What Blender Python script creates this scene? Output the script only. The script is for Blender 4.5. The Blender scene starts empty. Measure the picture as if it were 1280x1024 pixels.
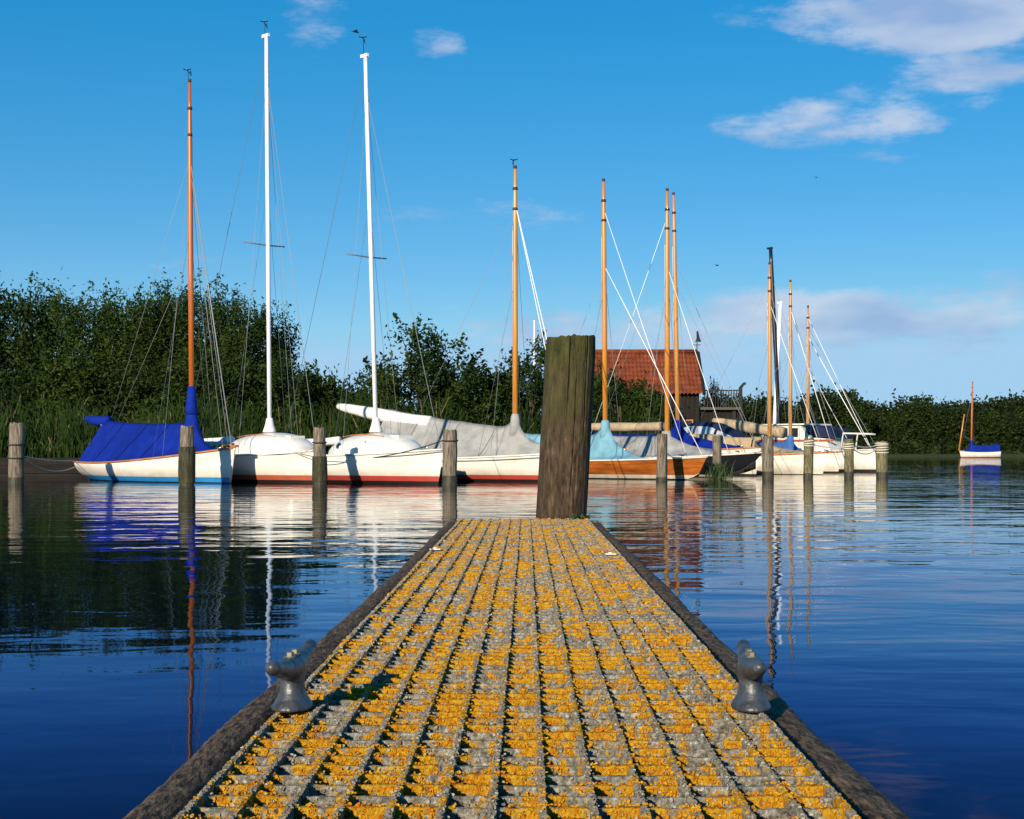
import bpy, bmesh, math, random
from mathutils import Vector, Matrix, noise
random.seed(7)
R = math.radians
SC = bpy.context.scene
COL = SC.collection
# ------------------------------------------------------------------ camera
FPX, VH, CAMH = 1900.0, 564.0, 0.78          # focal length and horizon in photo pixels, eye height over water
cam = bpy.data.cameras.new('camera')
cam.sensor_width = 36.0
cam.lens = FPX / 1280 * 36.0
cam.shift_y = (VH - 512) / 1280
cam.clip_start = 0.05
cam.clip_end = 9000
camo = bpy.data.objects.new('camera', cam)
COL.objects.link(camo)
camo.location = (0, 0, CAMH)
camo.rotation_euler = (R(90), 0, 0)
SC.camera = camo
# ------------------------------------------------------------------ world
SKY_G, SKY_S, SKY_K = 0.5, 2.0, 1.02      # tone curve, saturation and gain of the sky
SUN_EL, SUN_AZ = R(17), R(24)               # sun stands low, behind the camera and to its left
W = bpy.data.worlds.new('World'); SC.world = W; W.use_nodes = True
NT = W.node_tree; NT.nodes.clear()
def wn(t, **kw):
    n = NT.nodes.new(t)
    for k, v in kw.items(): setattr(n, k, v)
    return n
def wm(op, a, b=None, c=None, clamp=False):
    n = wn('ShaderNodeMath', operation=op, use_clamp=clamp)
    for i, v in enumerate((a, b, c)):
        if v is None: continue
        if isinstance(v, (int, float)): n.inputs[i].default_value = v
        else: NT.links.new(v, n.inputs[i])
    return n.outputs[0]
sky = wn('ShaderNodeTexSky', sky_type='NISHITA', sun_disc=False)
sky.sun_elevation = SUN_EL; sky.sun_rotation = R(180) + SUN_AZ
sky.altitude = 0; sky.air_density = 0.7; sky.dust_density = 0.0; sky.ozone_density = 3.0
# the photograph's saturated sky: a tone curve and more saturation on the whole sky
gm = wn('ShaderNodeGamma'); gm.inputs[1].default_value = SKY_G
pre = wn('ShaderNodeMix', data_type='RGBA', blend_type='MULTIPLY'); pre.inputs['Factor'].default_value = 1.0; pre.inputs['B'].default_value = (0.085, 0.085, 0.085, 1)
NT.links.new(sky.outputs[0], pre.inputs['A']); NT.links.new(pre.outputs['Result'], gm.inputs[0])
hsv = wn('ShaderNodeHueSaturation'); hsv.inputs['Hue'].default_value = 0.5; hsv.inputs['Saturation'].default_value = SKY_S; hsv.inputs['Value'].default_value = SKY_K / 0.085
NT.links.new(gm.outputs[0], hsv.inputs['Color'])
tc = wn('ShaderNodeTexCoord'); sep = wn('ShaderNodeSeparateXYZ'); NT.links.new(tc.outputs['Generated'], sep.inputs[0])
dx, dy, dz = sep.outputs
az = wm('ARCTAN2', dx, dy); el = wm('ARCSINE', dz)
comb = wn('ShaderNodeCombineXYZ')
NT.links.new(wm('MULTIPLY', az, 9.0), comb.inputs[0]); NT.links.new(wm('MULTIPLY', el, 26.0), comb.inputs[1])
def wnoise(scale, detail, rough, off, dist=0.0):
    m = wn('ShaderNodeVectorMath', operation='ADD'); NT.links.new(comb.outputs[0], m.inputs[0]); m.inputs[1].default_value = off
    n = wn('ShaderNodeTexNoise'); n.inputs['Scale'].default_value = scale; n.inputs['Detail'].default_value = detail
    n.inputs['Roughness'].default_value = rough; n.inputs['Distortion'].default_value = dist
    NT.links.new(m.outputs[0], n.inputs['Vector']); return n.outputs[0]
n1 = wnoise(1.0, 5, 0.6, (3.1, 0.4, 0)); n2 = wnoise(2.8, 7, 0.68, (9, 2, 5))
def blob(u, v, su, sv, amp):
    a0 = math.atan((u - 640) / FPX); e0 = math.atan((VH - v) / FPX * math.cos(a0))
    p = wm('MULTIPLY', wm('SUBTRACT', az, a0), FPX / su); q = wm('MULTIPLY', wm('SUBTRACT', el, e0), FPX / sv)
    d = wm('ADD', wm('MULTIPLY', p, p), wm('MULTIPLY', q, q))
    return wm('MAXIMUM', wm('MULTIPLY_ADD', d, -amp * 0.42, amp), 0.0)
g = None
for b in ((1090, 18, 180, 36, .70), (1250, 34, 130, 48, .60), (1180, 95, 120, 16, .30), (1275, 110, 70, 20, .34), (1035, 148, 150, 32, .66), (384, 28, 58, 40, .66),
          (545, 56, 44, 20, .52), (1100, 200, 70, 10, .36), (1180, 358, 240, 40, .47), (1120, 425, 380, 46, .47), (540, 270, 220, 22, .44), (165, 328, 150, 20, .44),
          (700, 405, 320, 40, .46), (600, 16, 40, 10, .34)):
    x = blob(*b); g = x if g is None else wm('ADD', g, x)
base = wm('ADD', wm('MULTIPLY', n1, 1.15), wm('MULTIPLY', n2, 0.72))
dens = wm('ADD', wm('SUBTRACT', base, 1.35), g)
mr = wn('ShaderNodeMapRange'); mr.interpolation_type = 'SMOOTHSTEP'
NT.links.new(dens, mr.inputs[0]); mr.inputs[1].default_value = 0.0; mr.inputs[2].default_value = 0.42; mr.inputs[3].default_value = 0; mr.inputs[4].default_value = 0.80
cr = wn('ShaderNodeValToRGB'); NT.links.new(wnoise(1.4, 3, 0.5, (3.1, 1.2, 2)), cr.inputs[0])
cr.color_ramp.elements[0].position = 0.36; cr.color_ramp.elements[0].color = (3.9, 5.4, 8.4, 1)
cr.color_ramp.elements[1].position = 0.62; cr.color_ramp.elements[1].color = (6.9, 7.8, 9.5, 1)
cap = wn('ShaderNodeMix', data_type='RGBA', blend_type='DARKEN'); cap.inputs['Factor'].default_value = 1.0; cap.inputs['B'].default_value = (0.37 / 0.085, 0.62 / 0.085, 0.86 / 0.085, 1)
NT.links.new(hsv.outputs[0], cap.inputs['A'])
mix = wn('ShaderNodeMix', data_type='RGBA')
NT.links.new(mr.outputs[0], mix.inputs['Factor']); NT.links.new(cap.outputs['Result'], mix.inputs['A']); NT.links.new(cr.outputs[0], mix.inputs['B'])
bg = wn('ShaderNodeBackground'); bg.inputs[1].default_value = 0.0595
NT.links.new(mix.outputs['Result'], bg.inputs[0])
wo = wn('ShaderNodeOutputWorld'); NT.links.new(bg.outputs[0], wo.inputs[0])
# ------------------------------------------------------------------ sun
sl = bpy.data.lights.new('sun', 'SUN'); sl.energy = 4.6; sl.angle = R(0.5); sl.color = (1.0, 0.87, 0.68)
so = bpy.data.objects.new('sun', sl); COL.objects.link(so)
sd = Vector((math.sin(SUN_AZ) * math.cos(SUN_EL), math.cos(SUN_AZ) * math.cos(SUN_EL), -math.sin(SUN_EL)))
so.rotation_euler = sd.to_track_quat('-Z', 'Y').to_euler(); so.location = (-20, -60, 40)
SC.view_settings.view_transform = 'Standard'; SC.view_settings.look = 'None'
SC.view_settings.exposure = 0.515; SC.view_settings.gamma = 1.0; SC.view_settings.use_curve_mapping = False
SC.render.engine = 'CYCLES'
# ------------------------------------------------------------------ helpers
def at(u, v, Y): return Vector(((u - 640) / FPX * Y, Y, CAMH - (v - VH) / FPX * Y))
def atz(u, Y, z): return Vector(((u - 640) / FPX * Y, Y, z))
MATS = {}
def mat(name, c, rough=0.6, spec=0.4, c2=None, scale=6.0, detail=5, stretch=(1, 1, 1), bump=0.0, bscale=None, metal=0.0, lo=0.35, hi=0.65, coords='Object', coat=0.0, trans=0.0):
    if name in MATS: return MATS[name]
    m = bpy.data.materials.new(name); m.use_nodes = True
    nt = m.node_tree; b = nt.nodes['Principled BSDF']
    b.inputs['Base Color'].default_value = (*c, 1); b.inputs['Roughness'].default_value = rough
    b.inputs['Specular IOR Level'].default_value = spec; b.inputs['Metallic'].default_value = metal; b.inputs['Coat Weight'].default_value = coat
    if c2 is not None or bump:
        t = nt.nodes.new('ShaderNodeTexCoord'); mp = nt.nodes.new('ShaderNodeMapping'); mp.inputs['Scale'].default_value = stretch
        nt.links.new(t.outputs[coords], mp.inputs[0])
        n = nt.nodes.new('ShaderNodeTexNoise'); n.inputs['Scale'].default_value = scale; n.inputs['Detail'].default_value = detail; n.inputs['Roughness'].default_value = 0.62
        nt.links.new(mp.outputs[0], n.inputs['Vector'])
        if c2 is not None:
            r = nt.nodes.new('ShaderNodeValToRGB'); r.color_ramp.elements[0].position = lo; r.color_ramp.elements[1].position = hi
            r.color_ramp.elements[0].color = (*c, 1); r.color_ramp.elements[1].color = (*c2, 1)
            nt.links.new(n.outputs[0], r.inputs[0]); nt.links.new(r.outputs[0], b.inputs['Base Color'])
        if bump:
            n2 = nt.nodes.new('ShaderNodeTexNoise'); n2.inputs['Scale'].default_value = bscale or scale * 2; n2.inputs['Detail'].default_value = 6
            nt.links.new(mp.outputs[0], n2.inputs['Vector'])
            bp = nt.nodes.new('ShaderNodeBump'); bp.inputs['Strength'].default_value = 1.0; bp.inputs['Distance'].default_value = bump
            nt.links.new(n2.outputs[0], bp.inputs['Height']); nt.links.new(bp.outputs[0], b.inputs['Normal'])
    if trans:
        tr = nt.nodes.new('ShaderNodeBsdfTranslucent'); mx = nt.nodes.new('ShaderNodeMixShader'); mx.inputs[0].default_value = trans
        src = b.inputs['Base Color'].links[0].from_socket if b.inputs['Base Color'].is_linked else None
        if src: nt.links.new(src, tr.inputs[0])
        else: tr.inputs[0].default_value = (*c, 1)
        nt.links.new(b.outputs[0], mx.inputs[1]); nt.links.new(tr.outputs[0], mx.inputs[2])
        nt.links.new(mx.outputs[0], nt.nodes['Material Output'].inputs[0])
    MATS[name] = m; return m
class MB:
    def __init__(s): s.v = []; s.f = []; s.m = []
    def face(s, idx, m=0): s.f.append(tuple(idx)); s.m.append(m)
    def add(s, pts): i = len(s.v); s.v.extend([tuple(p) for p in pts]); return i
    def box(s, x0, x1, y0, y1, z0, z1, m=0):
        i = s.add([(x, y, z) for z in (z0, z1) for y in (y0, y1) for x in (x0, x1)])
        for q in ((0, 2, 3, 1), (4, 5, 7, 6), (0, 1, 5, 4), (2, 6, 7, 3), (0, 4, 6, 2), (1, 3, 7, 5)): s.face([i + k for k in q], m)
        return s
    def grid(s, rows, m=0, closed=False):
        n = len(rows[0]); i = len(s.v)
        for r in rows: s.add(r)
        for a in range(len(rows) - 1):
            for b in range(n if closed else n - 1):
                c = (b + 1) % n
                s.face((i + a * n + b, i + a * n + c, i + (a + 1) * n + c, i + (a + 1) * n + b), m)
        return i
    def tube(s, path, rad, seg=8, m=0, caps=True, flat=1.0):
        path = [Vector(p) for p in path]
        if not hasattr(rad, '__len__'): rad = [rad] * len(path)
        rows = []; up = Vector((0.0131, 0.017, 1)); prev = None
        for k, p in enumerate(path):
            d = (path[min(k + 1, len(path) - 1)] - path[max(k - 1, 0)]).normalized()
            a = prev if prev is not None else (up if abs(d.z) < 0.95 else Vector((1, 0.01, 0)))
            a = (a - d * a.dot(d)).normalized(); prev = a; b = d.cross(a)
            rows.append([p + (a * math.cos(t) + b * math.sin(t) * flat) * rad[k] for t in [2 * math.pi * j / seg for j in range(seg)]])
        i = s.grid(rows, m, True)
        if caps:
            s.face(list(range(i + seg - 1, i - 1, -1)), m); e = i + (len(path) - 1) * seg; s.face(list(range(e, e + seg)), m)
        return s
    def lathe(s, prof, seg=16, c=(0, 0, 0), m=0, sx=1, sy=1):
        rows = [[(c[0] + r * math.cos(2 * math.pi * j / seg) * sx, c[1] + r * math.sin(2 * math.pi * j / seg) * sy, c[2] + z) for j in range(seg)] for r, z in prof]
        i = s.grid(rows, m, True)
        s.face(list(range(i + seg - 1, i - 1, -1)), m); e = i + (len(prof) - 1) * seg; s.face(list(range(e, e + seg)), m)
        return s
    def mesh(s, name, mats, smooth=True):
        me = bpy.data.meshes.new(name); me.from_pydata(s.v, [], s.f); me.validate(); 
        for m in (mats if isinstance(mats, (list, tuple)) else [mats]): me.materials.append(m)
        if len(s.m) == len(me.polygons): me.polygons.foreach_set('material_index', s.m)
        me.polygons.foreach_set('use_smooth', [smooth] * len(me.polygons)); me.update(); return me
    def build(s, name, mats, parent=None, smooth=True, sharp=None):
        me = s.mesh(name, mats, smooth)
        if smooth and sharp: me.set_sharp_from_angle(angle=R(sharp))
        return link(name, me, parent)
def link(name, me, parent=None):
    o = bpy.data.objects.new(name, me); COL.objects.link(o)
    if parent is not None: o.parent = parent
    return o
def tag(o, label=None, cat=None, group=None, kind=None):
    for k, v in (('label', label), ('category', cat), ('group', group), ('kind', kind)):
        if v: o[k] = v
    return o
def thing(name, label, cat, loc=(0, 0, 0), rz=0.0, group=None):
    o = bpy.data.objects.new(name, None); COL.objects.link(o); o.empty_display_size = 0.2
    o.location = loc; o.rotation_euler = (0, 0, rz); return tag(o, label, cat, group)
def lerp(a, b, t): return a + (b - a) * t
def interp(tab, x):
    if x <= tab[0][0]: return tab[0][1]
    for (a, p), (b, q) in zip(tab, tab[1:]):
        if x <= b: return lerp(p, q, (x - a) / (b - a))
    return tab[-1][1]
def fbm(p, o=3): return noise.fractal(Vector(p), 1.0, 2.0, o)
# ------------------------------------------------------------------ water
def water_mat():
    m = bpy.data.materials.new('lake_water'); m.use_nodes = True; nt = m.node_tree; b = nt.nodes['Principled BSDF']
    g = nt.nodes.new('ShaderNodeNewGeometry')
    def nz(scale, detail, sx, sy, rot=0.0, dist=0.0):
        mp = nt.nodes.new('ShaderNodeMapping'); mp.inputs['Scale'].default_value = (sx, sy, 1); mp.inputs['Rotation'].default_value = (0, 0, rot)
        nt.links.new(g.outputs['Position'], mp.inputs[0])
        n = nt.nodes.new('ShaderNodeTexNoise'); n.inputs['Scale'].default_value = scale; n.inputs['Detail'].default_value = detail; n.inputs['Distortion'].default_value = dist
        n.inputs['Roughness'].default_value = 0.5
        nt.links.new(mp.outputs[0], n.inputs['Vector']); return n.outputs[0]
    def mt(op, a, c):
        n = nt.nodes.new('ShaderNodeMath'); n.operation = op
        for i, v in enumerate((a, c)):
            if isinstance(v, (int, float)): n.inputs[i].default_value = v
            else: nt.links.new(v, n.inputs[i])
        return n.outputs[0]
    patch = nt.nodes.new('ShaderNodeMapRange'); nt.links.new(nz(0.09, 2, 0.7, 1.6), patch.inputs[0])
    patch.inputs[1].default_value = 0.38; patch.inputs[2].default_value = 0.62; patch.inputs[3].default_value = 0.45; patch.inputs[4].default_value = 1.2
    dist = nt.nodes.new('ShaderNodeSeparateXYZ'); nt.links.new(g.outputs['Position'], dist.inputs[0])
    far = nt.nodes.new('ShaderNodeMapRange'); nt.links.new(dist.outputs[1], far.inputs[0])        # the lake is calmer in the lee of the jetty
    far.inputs[1].default_value = 5; far.inputs[2].default_value = 15; far.inputs[3].default_value = 0.42; far.inputs[4].default_value = 1.0
    h = mt('ADD', mt('MULTIPLY', nz(0.9, 1, 0.8, 1.3, 0.25), 0.020), mt('MULTIPLY', nz(2.6, 2, 0.7, 1.2, -0.2, 0.3), 0.0075))
    h = mt('ADD', h, mt('MULTIPLY', nz(8.0, 2, 0.8, 1.1, 0.1), 0.0008))
    h = mt('MULTIPLY', mt('MULTIPLY', h, patch.outputs[0]), far.outputs[0])
    bp = nt.nodes.new('ShaderNodeBump'); bp.inputs['Distance'].default_value = 1.0; bp.inputs['Strength'].default_value = 1.0
    nt.links.new(h, bp.inputs['Height'])
    # deep dark lake water: bluish where one looks into it, a plain mirror at grazing angles
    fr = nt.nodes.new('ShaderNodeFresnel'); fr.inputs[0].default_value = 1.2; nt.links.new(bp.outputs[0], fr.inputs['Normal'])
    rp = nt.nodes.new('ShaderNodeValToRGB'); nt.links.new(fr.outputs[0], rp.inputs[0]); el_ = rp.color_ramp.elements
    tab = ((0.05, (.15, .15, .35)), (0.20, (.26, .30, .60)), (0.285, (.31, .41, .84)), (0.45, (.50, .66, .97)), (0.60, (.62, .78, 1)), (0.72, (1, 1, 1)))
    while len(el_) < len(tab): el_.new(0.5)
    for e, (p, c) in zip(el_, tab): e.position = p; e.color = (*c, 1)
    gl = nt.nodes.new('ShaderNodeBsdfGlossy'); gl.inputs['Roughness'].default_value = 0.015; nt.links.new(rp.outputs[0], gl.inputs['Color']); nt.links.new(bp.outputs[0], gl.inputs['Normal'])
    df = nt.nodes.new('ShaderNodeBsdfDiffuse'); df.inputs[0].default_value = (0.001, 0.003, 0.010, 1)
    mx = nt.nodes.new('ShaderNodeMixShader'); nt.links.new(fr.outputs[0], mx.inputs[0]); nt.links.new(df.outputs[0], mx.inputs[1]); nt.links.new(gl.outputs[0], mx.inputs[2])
    nt.links.new(mx.outputs[0], nt.nodes['Material Output'].inputs[0]); nt.nodes.remove(b)
    return m
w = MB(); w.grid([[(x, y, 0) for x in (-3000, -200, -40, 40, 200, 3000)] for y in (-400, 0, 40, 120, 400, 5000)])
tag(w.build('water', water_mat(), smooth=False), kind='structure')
M_soil = mat('soil', (0.035, 0.03, 0.02), 0.9, 0.2, (0.03, 0.05, 0.012), 2.0, bump=0.02)
M_far = mat('far_ground', (0.03, 0.035, 0.015), 0.9, 0.2, (0.03, 0.05, 0.015), 0.2)
# near bank: a solid shelf with its water front along this line
BANK = [(-60, 46.5), (-30, 46.5), (-13, 46.8), (-6, 48.5), (0, 53.5), (3, 57), (7, 62.5), (10, 69), (11.2, 76), (11.5, 110)]
b = MB(); tops = [(x, y, 0.42) for x, y in BANK]; bots = [(x, y, -0.6) for x, y in BANK]
b.grid([bots, tops]); b.grid([tops, [(x - 3.5, y + 9 if k < 8 else y, 0.75 + 0.15 * math.sin(k)) for k, (x, y) in enumerate(BANK)], [(-60 + k * 7.5, 112, 0.9) for k in range(len(BANK))]])
tag(b.build('bank', M_soil, smooth=False), kind='structure')
b = MB(); xs = [-60 + 12 * k for k in range(26)]
b.grid([[(x, 198 + 4 * math.sin(x * 0.07), -0.5) for x in xs], [(x, 199.5 + 4 * math.sin(x * 0.07), 0.35) for x in xs], [(x, 215, 1.2) for x in xs], [(x, 330, 3.0) for x in xs], [(x * 3, 900, 5) for x in xs]])
tag(b.build('far_bank', M_far), kind='structure')
# ------------------------------------------------------------------ materials shared
M_timber = mat('weathered_rail_timber', (0.020, 0.013, 0.008), 0.85, 0.2, (0.21, 0.135, 0.075), 34, 9, (3.0, 0.8, 3.0), 0.006, 60, lo=0.36, hi=0.66)
M_post = mat('grey_post_wood', (0.055, 0.045, 0.032), 0.85, 0.2, (0.25, 0.21, 0.155), 7, 9, (4, 4, 0.5), 0.02, 9)
M_postdark = mat('wet_post_wood', (0.018, 0.016, 0.010), 0.6, 0.4, (0.055, 0.05, 0.028), 5, 6, (4, 4, 0.7), 0.006, 10)
M_rope = mat('pale_rope', (0.52, 0.47, 0.38), 0.9, 0.2, (0.65, 0.6, 0.5), 40)
M_ropedark = mat('dark_rope', (0.03, 0.03, 0.03), 0.9, 0.2)
M_wire = mat('stay_wire', (0.24, 0.26, 0.28), 0.45, 0.5, metal=0.0)
M_wiredark = mat('dark_stay_wire', (0.10, 0.12, 0.15), 0.5, 0.5)
M_white = mat('white_gelcoat', (0.72, 0.70, 0.64), 0.25, 0.5, (0.50, 0.46, 0.38), 1.6, 9, (0.5, 0.5, 2.2), lo=.46, hi=.80)
def stain(m):
    # brownish scum line that floats leave along the waterline
    nt = m.node_tree; b = nt.nodes['Principled BSDF']; src = b.inputs['Base Color'].links[0].from_socket
    t = nt.nodes.new('ShaderNodeTexCoord'); sx = nt.nodes.new('ShaderNodeSeparateXYZ'); nt.links.new(t.outputs['Object'], sx.inputs[0])
    r = nt.nodes.new('ShaderNodeMapRange'); nt.links.new(sx.outputs[2], r.inputs[0]); r.inputs[1].default_value = 0.42; r.inputs[2].default_value = 0.10
    mp = nt.nodes.new('ShaderNodeMapping'); mp.inputs['Scale'].default_value = (3, 3, 1.2); nt.links.new(t.outputs['Object'], mp.inputs[0])
    n = nt.nodes.new('ShaderNodeTexNoise'); n.inputs['Scale'].default_value = 1.6; n.inputs['Detail'].default_value = 7; nt.links.new(mp.outputs[0], n.inputs['Vector'])
    q = nt.nodes.new('ShaderNodeMath'); q.operation = 'MULTIPLY'; nt.links.new(r.outputs[0], q.inputs[0]); nt.links.new(n.outputs[0], q.inputs[1])
    mx = nt.nodes.new('ShaderNodeMix'); mx.data_type = 'RGBA'; nt.links.new(q.outputs[0], mx.inputs['Factor']); nt.links.new(src, mx.inputs['A']); mx.inputs['B'].default_value = (0.36, 0.29, 0.17, 1)
    nt.links.new(mx.outputs['Result'], b.inputs['Base Color'])
stain(M_white)
M_cream = mat('cream_deck', (0.66, 0.61, 0.52), 0.55, 0.35, (0.55, 0.5, 0.42), 2)
M_varnish = mat('varnished_spar', (0.46, 0.175, 0.022), 0.28, 0.5, (0.60, 0.26, 0.04), 1.5, 4, (6, 6, 0.35), coat=0.3)
M_varnish_red = mat('red_varnished_spar', (0.36, 0.085, 0.012), 0.28, 0.5, (0.46, 0.13, 0.018), 1.5, 4, (6, 6, 0.35), coat=0.3)
M_varnish_pale = mat('pale_varnished_spar', (0.40, 0.19, 0.06), 0.3, 0.5, (0.50, 0.26, 0.09), 1.5, 4, (6, 6, 0.35), coat=0.2)
M_teak = mat('teak_rail', (0.33, 0.12, 0.035), 0.4, 0.4, (0.46, 0.19, 0.06), 3, 4, (0.5, 4, 4))
M_alu = mat('white_painted_spar', (0.80, 0.80, 0.80), 0.3, 0.5)
M_black = mat('black_paint', (0.012, 0.013, 0.016), 0.3, 0.5)
M_brown = mat('dark_metal_brown', (0.06, 0.035, 0.022), 0.6, 0.3)
M_steel = mat('steel', (0.5, 0.5, 0.5), 0.3, 0.5, metal=1.0)
M_glass = mat('dark_window_glass', (0.02, 0.025, 0.03), 0.08, 0.6)
def cloth(name, c, k=0.66): return mat(name, c, 0.85, 0.15, tuple(x * k for x in c), 2.2, 8, (1, 1, 1.2), 0.03, 3.5)
M_blue = cloth('royal_blue_canvas', (0.003, 0.022, 0.26)); M_grey = cloth('grey_canvas', (0.36, 0.355, 0.34)); M_ltblue = cloth('light_blue_canvas', (0.19, 0.40, 0.50))
M_beige = cloth('beige_canvas', (0.46, 0.35, 0.22)); M_navy = cloth('navy_canvas', (0.018, 0.03, 0.075)); M_whitecloth = cloth('white_canvas', (0.76, 0.73, 0.68), 0.9); M_midblue = cloth('mid_blue_canvas', (0.06, 0.16, 0.42))
M_seam = {m.name: cloth(m.name + '_seam', tuple(x * .45 for x in c)) for m, c in ((M_blue, (.006, .018, .21)), (M_grey, (.4, .375, .335)), (M_ltblue, (.19, .4, .5)), (M_beige, (.46, .35, .22)), (M_midblue, (.06, .16, .42)))}
M_bootred = mat('red_boot_stripe', (0.42, 0.05, 0.04), 0.4, 0.4, (0.34, 0.05, 0.03), 3); M_bootrust = mat('rust_boot_stripe', (0.40, 0.09, 0.04), 0.4, 0.4, (0.32, 0.08, 0.04), 3)
M_bootblue = mat('blue_boot_stripe', (0.02, 0.22, 0.52), 0.4, 0.4, (0.02, 0.18, 0.42), 3); M_bottom = mat('dark_bottom_paint', (0.012, 0.010, 0.010), 0.6, 0.3)
def varnish_hull():
    return mat('varnished_planked_hull', (0.19, 0.045, 0.008), 0.2, 0.5, (0.42, 0.125, 0.020), 1.6, 6, (0.8, 0.8, 6), coat=0.5)
# ------------------------------------------------------------------ jetty
DECK = CAMH - 0.35
jet = thing('jetty', 'low jetty decked in lichen covered grating with dark timber edges, running out from the viewer', 'jetty', (-0.0077, 0, 0), -0.009)
def lichen_mask(x, y): return (-0.55 if min(abs(y - 3.24), abs(y - 5.99)) < 0.04 else 0) + 0.85 * fbm((x * 15 + 3.3, y * 23.0, 1.7), 3) + 0.50 * noise.noise(Vector((x * 75, y * 70, 8))) + 0.04
def lichen_mat():
    m = bpy.data.materials.new('lichen_crusted_grating'); m.use_nodes = True; nt = m.node_tree; b = nt.nodes['Principled BSDF']
    b.inputs['Roughness'].default_value = 0.9; b.inputs['Specular IOR Level'].default_value = 0.15
    at_ = nt.nodes.new('ShaderNodeAttribute'); at_.attribute_name = 'lichen'
    g = nt.nodes.new('ShaderNodeNewGeometry')
    def nz(scale, detail=4):
        n = nt.nodes.new('ShaderNodeTexNoise'); n.inputs['Scale'].default_value = scale; n.inputs['Detail'].default_value = detail; n.inputs['Roughness'].default_value = 0.65
        nt.links.new(g.outputs['Position'], n.inputs['Vector']); return n.outputs[0]
    def ramp(src, *els):
        r = nt.nodes.new('ShaderNodeValToRGB'); nt.links.new(src, r.inputs[0])
        while len(r.color_ramp.elements) < len(els): r.color_ramp.elements.new(0.5)
        for e, (p, c) in zip(r.color_ramp.elements, els): e.position = p; e.color = (*c, 1)
        return r.outputs[0]
    fine = nz(260)
    grey = ramp(nz(150, 6), (0.32, (0.045, 0.038, 0.028)), (0.46, (0.16, 0.146, 0.115)), (0.58, (0.28, 0.265, 0.22)), (0.70, (0.54, 0.51, 0.45)))
    yel = ramp(nz(120, 6), (0.30, (0.15, 0.055, 0.006)), (0.41, (0.38, 0.15, 0.007)), (0.55, (0.47, 0.262, 0.012)), (0.74, (0.52, 0.36, 0.06)))
    ad = nt.nodes.new('ShaderNodeMath'); ad.operation = 'ADD'; nt.links.new(at_.outputs['Fac'], ad.inputs[0])
    sb = nt.nodes.new('ShaderNodeMath'); sb.operation = 'MULTIPLY_ADD'; nt.links.new(fine, sb.inputs[0]); sb.inputs[1].default_value = 1.3; sb.inputs[2].default_value = -0.65
    nt.links.new(sb.outputs[0], ad.inputs[1])
    st = nt.nodes.new('ShaderNodeMapRange'); nt.links.new(ad.outputs[0], st.inputs[0]); st.inputs[1].default_value = -0.03; st.inputs[2].default_value = 0.05
    mx = nt.nodes.new('ShaderNodeMix'); mx.data_type = 'RGBA'
    nt.links.new(st.outputs[0], mx.inputs['Factor']); nt.links.new(grey, mx.inputs['A']); nt.links.new(yel, mx.inputs['B'])
    nt.links.new(mx.outputs['Result'], b.inputs['Base Color'])
    bp = nt.nodes.new('ShaderNodeBump'); bp.inputs['Distance'].default_value = 0.0035; nt.links.new(nz(330, 4), bp.inputs['Height']); nt.links.new(bp.outputs[0], b.inputs['Normal'])
    return m
M_lichen = lichen_mat()
M_flakes = [mat('lichen_flake_yellow', (0.50, 0.275, 0.013), 0.9, 0.15, (0.40, 0.17, 0.008), 90, coords='Object'),
            mat('lichen_flake_orange', (0.50, 0.20, 0.008), 0.9, 0.15, (0.38, 0.10, 0.006), 90), mat('lichen_flake_pale', (0.40, 0.385, 0.33), 0.9, 0.15, (0.20, 0.19, 0.15), 90), mat('crust_grey', (0.21, 0.185, 0.145), 0.95, 0.1, (0.09, 0.078, 0.058), 160)]
HW, PIT, HB = 0.325, 0.05, 0.036
def set_lichen(me, vals):
    a = me.attributes.new('lichen', 'FLOAT', 'POINT'); a.data.foreach_set('value', vals)
PROF = [(-0.0028, -HB), (-0.0036, -0.024), (-0.0038, -0.017), (-0.0040, -0.011), (-0.0041, -0.006), (-0.0040, -0.0025), (-0.0030, 0.0), (0.0, 0.0005), (0.0030, 0.0), (0.0038, -0.005), (0.0028, -HB)]
def bar(pts_along, fn, along_x, seedy):
    """crusted bar: pts_along positions, fn(a) -> (x, y) of the axis"""
    rows = []; vals = []
    for a in pts_along:
        row = []
        for j, (o, z) in enumerate(PROF):
            x, y = fn(a)
            lm = lichen_mask(x + 0.003 * z * 100, y + z * 0.6)
            rough = noise.noise(Vector((a * 150, z * 150 + o * 150, seedy))) * 0.0009 + noise.noise(Vector((a * 420, z * 420, seedy + 4))) * 0.0007
            d = rough + (0.0016 * min(max(lm, 0) * 2.2, 1) * (1 + 0.8 * noise.noise(Vector((a * 260, z * 260, seedy + 9)))) if z > -0.03 else 0)
            if not along_x: d += 0.0034 * abs(noise.noise(Vector((a * 130, o * 200, seedy + 2)))) * (1 if z > -0.008 else 0)
            if along_x: row.append((x, y + o + (-d if o <= 0 else d), z + (d if z > -0.004 else 0)))
            else: row.append((x + o * 0.88 + (-d if o <= 0 else d) * 0.3, y, z + (d if z > -0.004 else 0)))
            vals.append(lm if along_x else lm - 0.17)
        rows.append(row)
    mb = MB(); i = mb.grid(rows); n = len(PROF)
    mb.face(list(range(i, i + n))); e = i + (len(rows) - 1) * n; mb.face(list(range(e + n - 1, e - 1, -1)))
    return mb, vals
PANELS = [(-2.40, -0.42), (-0.40, 3.23), (3.25, 5.98), (6.00, 7.80)]
PLAB = ['grating panel under the viewer', 'near grating panel, coarse cells and orange lichen', 'middle grating panel beyond the seam', 'far grating panel ending at the thick post']
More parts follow.
